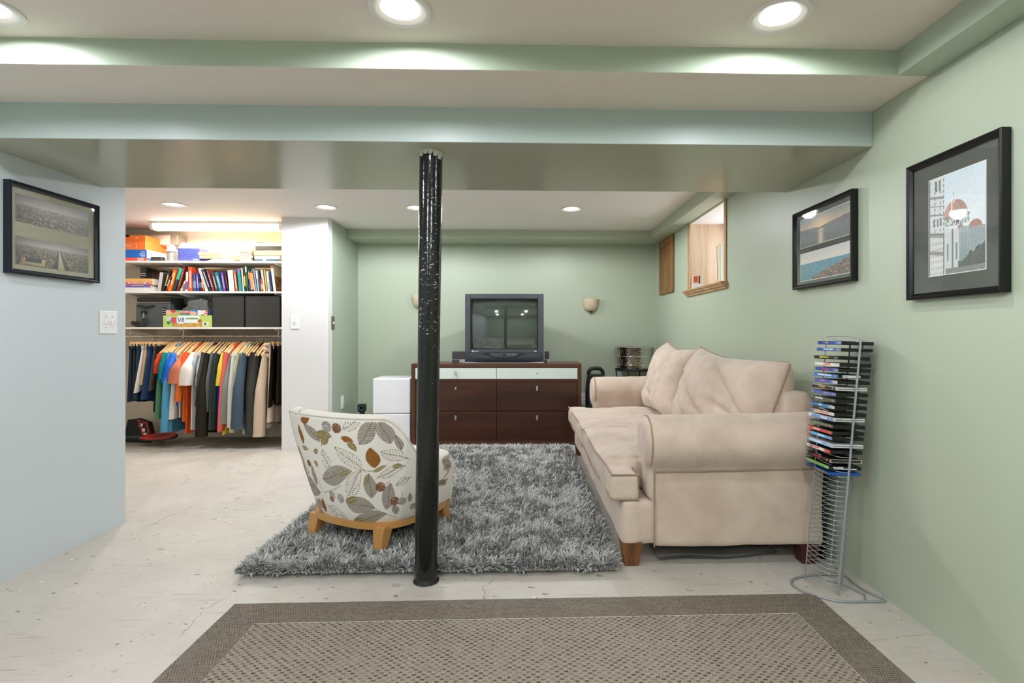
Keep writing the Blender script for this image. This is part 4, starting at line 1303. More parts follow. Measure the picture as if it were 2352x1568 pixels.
# ------------------------------------------------------------------ DVD cases
M_DVDPRINT = attr_mat('dvd_cover_print', .3)
M_CASEB = mat('black_dvd_plastic', (13, 15, 14), .4)
M_CASEW = mat('white_dvd_plastic', (212, 214, 212), .4)
M_CASEBLU = mat('blue_dvd_plastic', (24, 92, 186), .35)
M_CASEDK = mat('dark_case_with_light_edge', (24, 20, 18), .4)
M_LBL = mat('paper_label', (206, 212, 210), .6)
DVDS = [  # top to bottom: spine colours (left end, mid, right end), title colour, title span, case, sticker, words
 ((38, 52, 112), (60, 84, 160), (120, 140, 200), (196, 176, 120), (.33, .47), 'k', 0, 'blue spine with a tan emblem, topmost case of the wire tower'),
 ((50, 84, 150), (56, 110, 176), (120, 130, 160), (226, 232, 240), (.3, .7), 'k', 0, 'blue spine with white title, second case from the tower top'),
 ((36, 34, 26), (46, 42, 30), (60, 58, 48), (224, 206, 70), (.26, .62), 'k', 0, 'black spine with a yellow logo, jutting out near the tower top'),
 ((232, 230, 226), (238, 234, 230), (222, 220, 216), (224, 84, 62), (.36, .66), 'k', 0, 'white spine with red title below the yellow-logo case'),
 ((64, 80, 150), (66, 88, 170), (120, 130, 190), (220, 50, 80), (.34, .64), 'k', 0, 'blue spine with a crimson title'),
 ((70, 130, 200), (80, 140, 206), (60, 120, 180), (232, 240, 244), (.2, .74), 'k', 1, 'sky blue spine, black case with a white sticker on its edge'),
 ((70, 84, 176), (90, 100, 184), (190, 196, 220), (206, 140, 196), (.28, .5), 'k', 0, 'violet blue spine with a pink title'),
 ((40, 28, 22), (64, 46, 34), (70, 66, 60), (214, 184, 96), (.32, .58), 'w', 0, 'brown spine with gold and green title in a white case'),
 ((88, 108, 180), (90, 108, 184), (110, 124, 190), (200, 150, 180), (.5, .7), 'k', 0, 'periwinkle spine below the white case with gold title'),
 ((70, 70, 68), (96, 96, 92), (104, 102, 96), (232, 232, 228), (.14, .48), 'k', 0, 'grey spine with bold white block title'),
 ((40, 96, 176), (66, 140, 200), (206, 206, 196), (226, 236, 240), (.34, .48), 'k', 0, 'blue spine fading to cream with a white crescent'),
 ((70, 116, 180), (224, 216, 200), (226, 222, 212), (214, 120, 84), (.12, .8), 'k', 0, 'cream spine with a blue end and orange title'),
 ((234, 232, 228), (112, 156, 214), (100, 140, 206), (240, 244, 246), (.5, .78), 'w', 2, 'pale blue spine with white block title in a white case'),
 ((90, 104, 84), (118, 120, 96), (90, 90, 74), (80, 160, 150), (.2, .36), 'k', 0, 'olive spine with a teal emblem'),
 ((196, 70, 62), (204, 74, 66), (190, 70, 62), (240, 206, 196), (.2, .5), 'k', 0, 'red spine with a thin pale title'),
 ((206, 90, 70), (104, 176, 224), (110, 140, 206), (236, 242, 246), (.42, .68), 'k', 0, 'light blue spine with a red end, lowest of the upper run'),
 ((110, 176, 220), (124, 184, 224), (150, 196, 224), (242, 246, 248), (.08, .62), 'w', 0, 'sky blue spine in a thick white case below the first gap'),
 ((236, 232, 228), (236, 226, 216), (214, 60, 40), (214, 56, 40), (.12, .56), 'k', 0, 'white spine with red title below the thick white case'),
 ((52, 36, 28), (46, 30, 24), (56, 42, 34), (206, 44, 36), (.3, .66), 'd', 0, 'dark brown case with red and white logo below the second gap'),
 ((130, 160, 110), (132, 196, 110), (126, 188, 106), (196, 140, 80), (.45, .58), 'k', 3, 'bright green spine near the bottom of the tower stack'),
 ((30, 70, 150), (70, 70, 66), (90, 90, 96), (196, 186, 150), (.4, .8), 'u', 0, 'blue plastic case at the bottom of the tower stack'),
]
YS = [787, 803, 822, 838, 850, 864, 878, 893, 906, 921, 936, 952, 964, 980, 995, 1007, 1024, 1038, 1058, 1074, 1088]
def spine(c0, c1, c2, ct, span):
    def fn(u, v):
        out = mixc(c0, c1, np.clip((u - .06) / .12, 0, 1))
        out = mixc(out, c2, np.clip((u - .7) / .15, 0, 1))
        j = vnoise(u, v * .3, 70, int(ct[0]) + int(c0[2])) > .34
        t = (u > span[0]) & (u < span[1]) & (v > .25) & (v < .78) & j
        out[t] = ct
        e = (u < .055) & (v > .2) & (v < .8) & (np.abs(u - .03) < .012)
        out[e] = (236, 236, 236)
        s = (u > .86) & (u < .92) & (v > .2) & (v < .8)
        out[s] = mixc(c2, (220, 190, 160), np.full(s.sum(), .6))
        return out
    return fn
for i, (c0, c1, c2, ct, span, case, stick, words) in enumerate(DVDS):
    # near lower corner of each case on the plane Y=2.2
    p = at(1938 - (YS[i] - 790) * .122, YS[i], 2.2)
    z = p.z
    xj = [0, .002, -.008, -.001, -.006, -.006, -.006, -.010, -.010, -.010, -.013, -.010, -.018, -.012, -.012, -.010, -.012, -.016, -.016, -.016, -.014][i] * .4
    x0 = 1.30 + .018 + shx(z) * 1.0 - .093 + .015 + xj + .0
    sl, wd, th_ = .190, .136, (.011 if case == 'u' else .0145)
    t = thing('dvd_case', words, 'DVD case', (x0, 2.197 + (.006 if i in (2, 7) else 0), z), R(random.uniform(-1.2, 1.2)), 'DVD cases in the wire tower')
    t.rotation_euler = (R(-.8), LEAN * .35, t.rotation_euler.z)
    m = {'k': M_CASEB, 'w': M_CASEW, 'u': M_CASEBLU, 'd': M_CASEDK}[case]
    MB().box(0, wd, 0, sl, -th_ / 2, th_ / 2).build('case', m, t, bevel=.0015)
    MB().box(.006, wd - .004, -.0006, .001, -th_ * .08, th_ * .08).build('seam', M_SLOT if case != 'k' else M_BLK, t)
    fn = spine(c0, c1, c2, ct, span)
    # local panel: u runs from the far end towards the camera on the -X face
    print_panel('cover_spine', sl - .004, th_ - .0015, 120, 9, fn, M_DVDPRINT, t, (-.0007, sl / 2, -th_ / 2 + .0007), (0, 0, R(-90)))
    if stick == 1:
        MB().box(.018, .095, -.0012, .0, -th_ * .36, th_ * .36).build('sticker', M_LBL, t)
        text('DVD', .010, M_SLOT, t, (.03, -.0014, 0))
    if stick == 2: text('DVD', .010, M_SLOT, t, (.025, -.0014, 0))
    if stick == 3:
        MB().box(.016, .06, -.0012, .0, .0, th_ * .38).box(.02, .115, -.0012, 0, -th_ * .34, -th_ * .06).build('sticker', M_LBL, t)
        text('DVD', .007, M_SLOT, t, (.028, -.0014, th_ * .19))
    if case == 'd':
        mb = MB()
        for a in ((0, wd, th_ * .38, th_ * .5), (0, wd, -th_ * .5, -th_ * .38), (0, .005, -th_ / 2, th_ / 2), (wd - .005, wd, -th_ / 2, th_ / 2)):
            mb.box(a[0], a[1], -.001, .0, a[2], a[3])
        mb.build('light_edge', mat('pale_edge', (196, 188, 178), .5), t)
    if i == 12: text('ICE AGE', .0105, mat('white_ink', (246, 248, 250), .5), t, (-.0012, sl * .34, 0), (R(90), 0, R(-90)), name='lettering')
    if i == 17: text('ALVIN', .0105, mat('red_ink', (214, 50, 36), .5), t, (-.0012, sl * .76, 0), (R(90), 0, R(-90)), name='lettering')

# ------------------------------------------------------------------ items around the sofa
t = thing('folded_board', 'black folded board leaning between the sofa back and wall', 'board', (1.464, 2.56, 0))
mb = MB()
mb.hexa([(-.012, -.02, .001), (.006, -.02, .001), (.006, .42, .001), (-.012, .42, .001)], [(-.016, -.03, .60), (.002, -.03, .60), (.002, .36, .60), (-.016, .36, .60)])
mb.build('panel', M_BLK, t, bevel=.003)
mb = MB()
mb.hexa([(.008, .0, .001), (.018, .0, .001), (.018, .40, .001), (.008, .40, .001)], [(.004, -.01, .56), (.014, -.01, .56), (.014, .34, .56), (.004, .34, .56)])
mb.build('panel', mat('dark_green_black', (24, 32, 28), .5), t, bevel=.003)

t = thing('wrapped_poster', 'grey poster in clear plastic lying flat under the sofa', 'poster', (.95, 2.675, 0))
mb = MB()
n = 24
for zo, fl in ((.0, False), (.006, True)):
    rows = [[(-.30 + .60 * i / n, -.14 + .3 * j / 8 + .04 * (i / n), .006 + zo + .009 * math.sin(i * .35) * (1 - j / 8) + .012 * (1 - j / 8) ** 2) for i in range(n + 1)] for j in range(9)]
    mb.grid(rows, flip=not fl)
mb.build('sheet', mat('grey_wrapped_sheet', (150, 150, 146), .25, spec=.6), t, smooth=True)

# ------------------------------------------------------------------ white appliance, device, carrier, tub
M_APPL = mat('white_appliance_plastic', (236, 237, 240), .35)
t = thing('dehumidifier', 'white boxy floor appliance left of the dresser', 'appliance', (-1.318, 5.33, 0), 0)
MB().box(-.185, .185, 0, .34, .012, .30).build('tank_front', M_APPL, t, bevel=.012, seg=3)
MB().box(-.187, .187, 0, .34, .303, .655).build('body', M_APPL, t, bevel=.014, seg=3)
MB().box(-.14, .14, .10, .25, .655, .662).build('top_grille', mat('pale_grey_plastic', (206, 208, 210), .5), t, bevel=.003)
for x in (-.06, .0, .06):
    MB().box(x - .022, x + .022, .12, .23, .661, .664).build('vent', mat('vent_grey', (188, 190, 192), .5), t)
MB().lathe([(.005, 0), (.004, .003), (0, .004)], 12, Matrix.Translation((-.0, -.002, .22)) @ Matrix.Rotation(R(90), 4, 'X')).build('drain_plug', M_SLOT, t)
for x in (-.15, .15):
    for y in (.04, .30):
        MB().lathe([(.018, 0), (.02, .014)], 14, Matrix.Translation((x, y, 0))).build('foot', M_BLK, t)
t = thing('camera_speaker', 'small black cube speaker on a thin stand behind the armchair', 'speaker', (-1.69, 5.60, 0))
MB().lathe([(.0, .008), (.07, .006), (.072, 0)], 24).build('base', M_BLK, t, smooth=True)
MB().tube([(0, 0, .004), (0, 0, .275)], .007, 10).build('pole', M_BLK, t, smooth=True)
MB().lathe([(.03, .262), (.026, .28), (.02, .286)], 16).build('collar', mat('dark_grey_plastic', (46, 48, 50), .5), t, smooth=True)
MB().box(-.038, .038, -.036, .036, .286, .366).build('cabinet', M_BLK, t, bevel=.008, seg=3)
MB().lathe([(.026, 0), (.026, .003), (.02, .002), (.006, -.002), (0, -.001)], 20, Matrix.Translation((0, -.036, .326)) @ Matrix.Rotation(R(90), 4, 'X')).build('driver', mat('dark_grey_cone', (58, 60, 62), .45), t, smooth=True)

t = thing('tool_carrier', 'tall black plastic carrier with handle slot beside the dresser', 'carrier', (.775, 5.70, 0))
M_CARR = mat('black_ribbed_plastic', (26, 27, 28), .4)
out = [(-.095, 0), (.095, 0), (.108, .30), (.11, .48), (.095, .60), (.075, .69), (.045, .735), (-.045, .735), (-.075, .69), (-.095, .60), (-.11, .48), (-.108, .30)]
hole = [(-.062, .655), (.062, .655), (.055, .692), (.035, .704), (-.035, .704), (-.055, .692)]
Mf2 = Matrix(((1, 0, 0, 0), (0, 0, 1, 0), (0, 1, 0, 0), (0, 0, 0, 1)))
mb = MB()
low = [p for p in out if p[1] <= .601]
low = [(-.095, 0), (.095, 0), (.108, .30), (.11, .48), (.098, .60), (.088, .665), (-.088, .665), (-.098, .60), (-.11, .48), (-.108, .30)]
mb.prism(low, -.045, .045, Mf2)
mb.build('body', M_CARR, t, fix=True, bevel=.008)
MB().tube(spline([(-.076, 0, .66), (-.072, 0, .695), (-.045, 0, .722), (0, 0, .727), (.045, 0, .722), (.072, 0, .695), (.076, 0, .66)], 5, False), .021, 10).build('handle', M_CARR, t, smooth=True)
for k in range(7):
    x = -.06 + k * .02
    MB().box(x - .004, x + .004, -.052, -.044, .50, .61).build('rib', M_CARR, t, bevel=.001)
MB().box(-.085, .085, -.052, -.044, .05, .44).build('front_panel', mat('charcoal_plastic', (44, 45, 46), .4), t, bevel=.003)
MB().box(-.07, -.03, -.058, -.05, .2, .215).build('latch', M_SILVER, t)

tub_ = thing('metal_tub', 'hammered silver metal beverage tub on a black stand', 'tub', (1.195, 5.715, .725))
M_TUB = mat('hammered_steel', (206, 204, 196), .12, 1.0)
nt = M_TUB.node_tree
tc = nd(nt, 'TexCoord').outputs['Object']
vo = nd(nt, 'TexVoronoi', {'Vector': tc, 'Scale': 70.0}).outputs['Distance']
nt.links.new(nd(nt, 'Bump', {'Height': vo, 'Strength': .35, 'Distance': .004}).outputs[0], bsdf(M_TUB).inputs['Normal'])
MB().lathe([(0, .0), (.188, .0), (.192, .008), (.20, .06), (.212, .225), (.2155, .23), (.212, .234), (.207, .228), (.196, .06), (.186, .012), (0, .012)], 56, cap=False).build('bucket', M_TUB, tub_, smooth=True, sharp=0)
for z, r in ((.045, .199), (.135, .2065), (.230, .2135)):
    MB().tube([(r * math.cos(a), r * math.sin(a), z) for a in np.linspace(0, 2 * math.pi, 48, endpoint=False)], .003, 6, closed=True).build('band', mat('polished_steel', (220, 220, 216), .1, 1.0), tub_, smooth=True)
for a in (R(205), R(25)):
    c, s = math.cos(a), math.sin(a)
    q = lambda r, w, z: (r * c - w * s, r * s + w * c, z)
    MB().tube([q(.211, -.045, .20), q(.225, -.045, .195), q(.232, -.045, .145), q(.232, .045, .145), q(.225, .045, .195), q(.211, .045, .20)], .005, 8).build('handle', MATS['polished_steel'], tub_, smooth=True)
Me = Matrix.Rotation(R(-50), 4, 'Z') @ Matrix.Translation((0, -.2075, .075)) @ Matrix.Rotation(R(90), 4, 'X')
MB().prism([(-.02, -.03), (-.012, .005), (-.024, .03), (-.008, .022), (.008, .022), (.024, .03), (.014, .0), (.018, -.03), (.0, -.02)], 0, .003, Me).build('emblem', mat('dark_emblem', (50, 46, 42), .5), tub_, fix=True)
st = thing('tub_stand', 'black metal stand holding the silver tub behind the sofa', 'stand', (1.195, 5.715, 0))
M_IRON = mat('black_iron', (18, 18, 19), .5)
mb = MB().lathe([(.198, .70), (.205, .70), (.205, .723), (.198, .723)], 48, cap=False)
mb.add([(.198 * math.cos(a), .198 * math.sin(a), z) for z in (.70, .723) for a in np.linspace(0, 2 * math.pi, 48, endpoint=False)], [(i, (i + 1) % 48, 48 + (i + 1) % 48, 48 + i) for i in range(48)])
mb.box(-.2, .2, -.012, .012, .70, .708).box(-.012, .012, -.2, .2, .70, .708)
mb.build('ring', M_IRON, st)
for a in (60, 120, 180, 240, 300, 0):
    c, s = math.cos(R(a)), math.sin(R(a))
    if a % 60 == 0 and a in (60, 180, 240, 300):
        MB().tube([(.195 * c, .195 * s, .71), (.185 * c, .185 * s, .35), (.2 * c, .2 * s, .0)], .007, 8).build('leg', M_IRON, st, smooth=True)

# window sill: glass vase and small framed object
v = thing('glass_vase', 'tall square clear glass vase on the window sill', 'vase', (1.70, 4.50, WZ0 + .021))
rows = []
for z, h in ((0, .036), (.02, .038), (.36, .046)):
    rows.append([(h * math.cos(R(45 + 90 * k)) * 1.2, h * math.sin(R(45 + 90 * k)) * 1.2, z) for k in range(4)])
for z, h in ((.36, .040), (.03, .032)):
    rows.append([(h * math.cos(R(45 + 90 * k)) * 1.2, h * math.sin(R(45 + 90 * k)) * 1.2, z) for k in range(4)])
mb = MB().grid(rows, closed_u=True)
mb.add(rows[0], [(3, 2, 1, 0)]); mb.add(rows[-1], [(0, 1, 2, 3)])
M_VASE = mat('vase_glass', (240, 248, 246), .03, trans=1.0)
mb.build('vessel', M_VASE, v, bevel=.002, fix=True)
v = thing('sill_block', 'small white card block with orange panel on the window sill', 'ornament', (1.55, 4.70, WZ0 + .021), R(-8))
MB().box(-.045, .045, -.02, .02, 0, .045).build('base', mat('white_block', (232, 230, 226), .5), v, bevel=.002)
MB().box(-.045, .04, -.012, .012, .045, .125).build('card', mat('cream_block', (226, 214, 196), .5), v, bevel=.001)
MB().box(-.035, .0, -.0135, -.011, .06, .115).build('panel', mat('orange_panel', (206, 88, 36), .5), v)
MB().box(.008, .02, -.0135, -.011, .05, .12).build('stripe', M_SLOT, v)

# ------------------------------------------------------------------ closet shelving
M_SHELF = mat('white_melamine', (236, 232, 224), .4)
M_RODM = mat('chrome_rod', (196, 192, 184), .2, 1.0)
YS0 = 5.33
ZS = [at(460, 599, YS0).z, at(460, 668.5, YS0).z, at(460, 751, YS0).z]
XS0, XS1 = -4.30, -2.30
for z, nm in zip(ZS, ('top', 'middle', 'lowest')):
    s = thing('wall_shelf', {'top': 'white top closet shelf holding boxes and notebooks', 'middle': 'white middle closet shelf holding the row of books', 'lowest': 'white lowest closet shelf above the hanging clothes'}[nm], 'shelf', (-3.30, YS0, z), 0, 'white closet shelves')
    MB().box(XS0 + 3.30, XS1 + 3.30, 0, .40, -.019, 0).build('board', M_SHELF, s, bevel=.002)
    for bx in (-3.93, -3.41, -2.47):
        x = bx + 3.30
        mb = MB()
        mb.hexa([(x - .007, .03, -.030), (x + .007, .03, -.030), (x + .007, .415, -.075), (x - .007, .415, -.075)],
                [(x - .007, .012, -.0195), (x + .007, .012, -.0195), (x + .007, .415, -.0195), (x - .007, .415, -.0195)])
        mb.build('bracket', M_SHELF, s)
for bx, lb in ((-3.93, 'slotted white shelf standard near the cooler bag'), (-3.41, 'slotted white shelf standard in the middle of the closet wall'), (-2.47, 'slotted white shelf standard behind the black storage bins')):
    st_ = thing('shelf_standard', lb, 'shelf standard', (bx, YC, .95), 0, 'slotted shelf standards')
    MB().box(-.013, .013, -.012, 0, 0, 1.1).build('channel', M_SHELF, st_)
    mb = MB()
    for k in range(26):
        for dx in (-.006, .003): mb.box(dx, dx + .003, -.0128, -.0115, .02 + k * .042, .036 + k * .042)
    o = mb.build('slots', M_SLOT, st_); o['kind'] = 'stuff'
ZROD, YROD = 1.075, 5.42
rod = thing('clothes_rod', 'chrome clothes rod carrying the row of hangers', 'rod', (-3.3, YROD, ZROD))
Mrx = Matrix.Rotation(R(90), 4, 'Y')
MB().lathe([(.0125, -.99), (.0125, .99)], 20, Mrx).build('tube', M_RODM, rod, smooth=True)
for bx in (-3.93, -3.41, -2.47):
    x = bx + 3.3
    MB().tube([(x, 0, ZS[2] - .022 - ZROD), (x, .0, .02), (x, -.018, .0), (x, 0, -.018)], .005, 8).build('hook_bracket', M_SHELF, rod, smooth=True)
# duct along the closet wall above the top shelf
t = thing('duct_box', 'white boxed duct with a foil taped joint on the closet wall', 'duct', (-3.85, YC, 2.02))
MB().box(-.5, .27, -.16, 0, 0, .10).build('casing', M_CLOSET, t, bevel=.004)
MB().box(.20, .272, -.163, 0, -.004, .104).build('foil_band', mat('grey_foil', (168, 160, 146), .35, .5), t, bevel=.002)

# ------------------------------------------------------------------ helpers for shelf goods
def px_box(x0, x1, yt, zb, Y):
    """extent of a box face at depth Y: returns centre x, half width, height"""
    a, b = at(x0, yt, Y), at(x1, yt, Y)
    return (a.x + b.x) / 2, abs(b.x - a.x) / 2, (a.z + b.z) / 2 - zb
def col_mat(c, rough=.6, **k):
    return mat('tone_%02x%02x%02x_%d' % (*[int(v) for v in c], int(rough * 100)), c, rough, **k)
M_PAGES = mat('paper_pages', (226, 216, 194), .8)
INK = mat('white_ink', (246, 248, 250), .5)

# ------------------------------------------------------------------ books on the middle shelf
# (bottom-left px, bottom-right px, top-left px, top y px, spine, accent, where along spine, words)
BOOKS = [
 (373, 381, 385.6, 620, (52, 50, 40), (206, 200, 180), (.25, .8), 'black leaning paperback at the start of the leaning row'),
 (376, 384, 391, 636, (190, 74, 34), (236, 226, 206), (.35, .8), 'short rust book beside the black leaning paperback'),
 (384.5, 395, 398, 619, (226, 112, 42), (246, 226, 180), (.3, .85), 'fat orange leaning book with cream lettering'),
 (395.5, 403, 414, 613, (50, 62, 60), (60, 186, 150), (.48, .95), 'dark leaning book with a turquoise upper half'),
 (404.5, 412, 420, 612, (112, 42, 28), (180, 130, 120), (.2, .9), 'tall maroon leaning hardback'),
 (413, 418, 424, 645, (228, 218, 184), (150, 140, 110), (.3, .7), 'thin cream booklet leaning low in the row'),
 (424.5, 431, 427, 624, (230, 226, 216), (130, 90, 150), (.1, .5), 'thin white book left of the bright red one'),
 (433, 443, 431.5, 613, (236, 84, 48), (250, 226, 206), (.15, .85), 'tall bright red upright book with white lettering'),
 (444, 451, 443, 629, (40, 92, 142), (110, 150, 190), (.2, .6), 'blue book right of the tall red one'),
 (452, 458, 449.5, 627, (92, 62, 142), (216, 206, 236), (.2, .85), 'slim purple book with pale lettering'),
 (458.5, 466, 454, 640, (34, 40, 84), (90, 100, 150), (.3, .7), 'short navy book behind the red-orange spine'),
 (467, 471, 458, 640, (240, 92, 44), (250, 190, 150), (.3, .7), 'thin red-orange book leaning left'),
 (472, 479, 454, 616, (226, 222, 210), (170, 164, 150), (.1, .9), 'tall pale grey book leaning left'),
 (480, 487.5, 462, 619, (34, 40, 62), (206, 206, 214), (.2, .9), 'navy leaning book with a silver stripe'),
 (488, 493.5, 473, 620, (150, 64, 64), (226, 206, 196), (.2, .8), 'faded red patterned leaning book'),
 (495, 502.5, 484, 626, (62, 66, 66), (190, 190, 176), (.15, .85), 'charcoal leaning book with grey lettering'),
 (503, 512.5, 491.5, 625, (52, 112, 132), (196, 214, 216), (.2, .8), 'teal blue leaning hardback with long title'),
 (513, 520, 505.6, 625, (98, 64, 152), (206, 190, 226), (.15, .85), 'purple leaning hardback beside the teal blue one'),
 (521, 525.5, 515, 627, (62, 28, 42), (150, 110, 100), (.2, .8), 'dark plum narrow book left of the big white one'),
 (526.5, 539.5, 522, 620, (236, 234, 226), (206, 214, 196), (.62, .8), 'thick white book with big blue lettering on its spine'),
 (541, 547, 535.5, 623, (202, 92, 52), (246, 220, 196), (.15, .85), 'burnt orange book right of the thick white one'),
 (548.5, 557, 543.5, 618, (46, 142, 136), (110, 96, 160), (.85, 1.0), 'teal green book with a violet cap'),
 (557.5, 562, 553, 616, (206, 216, 196), (160, 176, 150), (.1, .9), 'pale mint slim book'),
 (562.5, 566, 557.5, 610, (46, 44, 36), (206, 180, 80), (.2, .6), 'tall black slim book with yellow lettering'),
 (566.5, 570, 562, 610, (62, 122, 62), (216, 226, 196), (.75, .95), 'tall green slim book'),
 (570.3, 572.5, 566, 622, (28, 44, 36), (150, 160, 150), (.2, .8), 'thin dark green book beside the tall green one'),
 (573, 576, 569.5, 622, (62, 92, 184), (226, 130, 60), (.6, .95), 'blue slim book with an orange upper part'),
 (576.5, 583.5, 573, 624, (60, 60, 50), (226, 150, 80), (.1, .95), 'dark book ringed with orange bands'),
 (584, 587, 576, 616, (236, 230, 226), (40, 30, 30), (.9, 1.0), 'thin white book with a black top'),
 (587.5, 591.5, 581, 618, (152, 150, 150), (190, 186, 186), (.1, .9), 'mid grey slim book'),
 (592, 596, 587, 621, (150, 206, 226), (226, 236, 240), (.6, 1.0), 'light blue slim book'),
 (596.5, 599, 592, 621, (92, 92, 98), (70, 80, 130), (.3, .6), 'dark grey slim book beside the light blue one'),
 (599.5, 604.5, 597.5, 641, (236, 78, 32), (250, 170, 120), (.2, .6), 'short vivid orange book'),
 (605, 610.5, 598, 620, (236, 232, 226), (206, 206, 206), (.1, .9), 'white book left of the mustard one'),
 (611, 615, 605.5, 620, (212, 186, 62), (236, 216, 120), (.1, .9), 'mustard yellow book near the row end'),
 (615.5, 621.5, 610.5, 623, (234, 230, 228), (196, 196, 200), (.1, .5), 'white book right of the mustard one'),
 (622, 625.5, 617.5, 624, (80, 80, 132), (60, 60, 90), (.3, .9), 'narrow slate blue book'),
]
def book(x0, x1, xt, yt, c, acc, span, words, z0, depth=.17, Y=5.37):
    a, b = at(x0, 667, Y), at(x1, 667, Y)
    tp = at(xt, yt, Y)
    hgt = tp.z - z0
    w = (b.x - a.x)
    leanx = tp.x - a.x
    L = math.hypot(hgt, leanx)
    ang = math.atan2(leanx, hgt)
    th_ = max(.008, w * math.cos(ang) * .97)
    hb = max(.10, L - (th_ * abs(math.sin(ang)) * .5))
    t = thing('book', words, 'book', (a.x if leanx >= 0 else a.x + th_ / max(.5, math.cos(ang)) , Y, z0), 0, 'books on the middle closet shelf')
    # the lower corner on the leaning side touches the board
    if leanx >= 0: t.location.x = a.x + th_ * math.cos(ang); xo = -th_
    else: t.location.x = a.x; xo = 0
    t.rotation_euler = (0, ang, 0)
    m = col_mat(c, .45)
    MB().box(xo, xo + .0022, 0, depth, 0, hb).box(xo + th_ - .0022, xo + th_, 0, depth, 0, hb).box(xo, xo + th_, 0, .003, 0, hb).build('cover', m, t)
    MB().box(xo + .0022, xo + th_ - .0022, .003, depth - .004, .003, hb - .003).build('pages', M_PAGES, t)
    if acc is not None:
        s0, s1 = span
        if s1 - s0 > .42 and s1 < .93:      # a line of lettering, told only as short strokes
            mb = MB(); rs = random.Random(int(x0 * 10))
            z = s0 * hb
            while z < s1 * hb:
                l_ = rs.uniform(.006, .016)
                mb.box(xo + th_ * .32, xo + th_ * .68, -.0006, .001, z, min(z + l_, s1 * hb)); z += l_ + rs.uniform(.003, .007)
            mb.build('spine_title', col_mat(acc, .5), t)
        else:
            MB().box(xo + th_ * .02, xo + th_ * .98, -.0006, .001, s0 * hb, s1 * hb).build('spine_band', col_mat(acc, .45), t)
    return t, xo, th_, hb
for bk in BOOKS:
    t, xo, th_, hb = book(*bk, ZS[1] + .0005)
    if bk[0] == 526.5:
        bl = mat('blue_ink', (60, 120, 180), .5)
        text('SIX', .026, bl, t, (xo + th_ / 2, -.0012, hb * .54))
        text('SIGMA', .0135, bl, t, (xo + th_ / 2, -.0012, hb * .42))
    if bk[0] == 576.5:
        mb = MB()
        for k in range(5): mb.box(xo, xo + th_, -.0008, .001, hb * (.12 + .17 * k), hb * (.15 + .17 * k))
        mb.build('gold_bands', col_mat((226, 150, 80), .5), t)
# the last, broad book shows its patterned cover
t, xo, th_, hb = book(628, 635, 620.5, 610, (236, 234, 230), (196, 60, 40), (.9, 1.0), 'white spined book with patterned cover at the end of the row', ZS[1] + .0005, depth=.19)
print_panel('cover_print', .186, hb - .004, 60, 70, lambda u, v: np.where((v > .58)[..., None], mixc((206, 186, 150), (220, 204, 172), vnoise(u, v, 20, 1)), mixc((70, 60, 56), (196, 110, 54), (vnoise(u, v, 22, 4) > .5).astype(float))), attr_mat('book_cover_print', .4), t, (xo + th_ + .0006, .095, .002), (0, 0, R(90)))
# dark books standing at the back and the small white one
for x0, x1, yt, c, Y, wds, rings in ((322, 335, 614, (40, 36, 34), 5.42, 'black ring-backed volume standing behind the flat books', True), (338, 352, 618, (70, 56, 42), 5.50, 'dark brown volume at the back of the middle shelf', False), (353, 374, 620, (84, 62, 34), 5.52, 'broad brown volume at the back of the middle shelf', False)):
    cx, hw_, h_ = px_box(x0, x1, yt, ZS[1], Y)
    t = thing('book', wds, 'book', (cx, Y, ZS[1] + .0005), 0, 'books on the middle closet shelf')
    MB().box(-hw_, hw_, 0, .16, 0, h_).build('cover', col_mat(c, .4), t, bevel=.002)
    MB().box(-hw_ + .004, hw_ - .004, .004, .164, .004, h_ + .0008).build('pages', M_PAGES, t)
    if rings:
        mb = MB()
        for f in (.32, .42, .66, .74): mb.box(-hw_ - .0005, hw_ + .0005, -.001, .002, h_ * f, h_ * f + .005)
        mb.build('silver_bands', M_SILVER, t)
# flat pile of books (bottom to top)
zc = ZS[1] + .0005
for x0, x1, y0, y1, c, wds, kind in ((286, 352, 657, 666, (234, 230, 224), 'flat white book at the bottom of the small pile', 0), (286, 345, 651, 657, (132, 100, 180), 'flat purple and white book in the middle of the small pile', 1), (286, 349, 637, 651, (240, 180, 100), 'flat orange and pink cookery book topping the small pile', 2)):
    Y = 5.36
    cx, hw_, _ = px_box(x0, x1, y0, ZS[1], Y)
    h_ = (y1 - y0) * Y / FPX - .0006
    t = thing('book', wds, 'book', (cx, Y, zc), R(random.uniform(-1, 1)), 'flat pile of books on the middle shelf')
    MB().box(-hw_, hw_, 0, .003, 0, h_).box(-hw_, hw_, 0, .2, 0, .002).box(-hw_, hw_, 0, .2, h_ - .002, h_).build('cover', col_mat(c, .5), t)
    MB().box(-hw_ + .003, hw_ - .002, .003, .197, .002, h_ - .002).build('pages', M_PAGES, t)
    if kind == 1:
        MB().box(-hw_ * .5, hw_ * .55, -.0008, .001, h_ * .15, h_ * .85).build('title_block', col_mat((112, 84, 176), .5), t)
        MB().box(-hw_ * .45, hw_ * .5, -.0014, .001, h_ * .55, h_ * .72).build('title_line', INK, t)
    if kind == 2:
        MB().box(-hw_, hw_ * .97, -.0008, .001, h_ * .05, h_ * .45).build('red_band', col_mat((226, 100, 96), .5), t)
        text('FOOD', h_ * .5, INK, t, (-hw_ * .35, -.0014, h_ * .25), sx=1.25)
        for k in range(5):
            MB().box(hw_ * (.12 + .17 * k), hw_ * (.24 + .17 * k), -.0014, .001, h_ * .08, h_ * .42).build('fruit_spot', col_mat([(150, 200, 120), (226, 150, 150), (190, 226, 226), (214, 120, 170), (240, 170, 90)][k], .5), t)
    zc += h_ + .0004
cx, hw_, h_ = px_box(361, 369, 626, zc, 5.44)
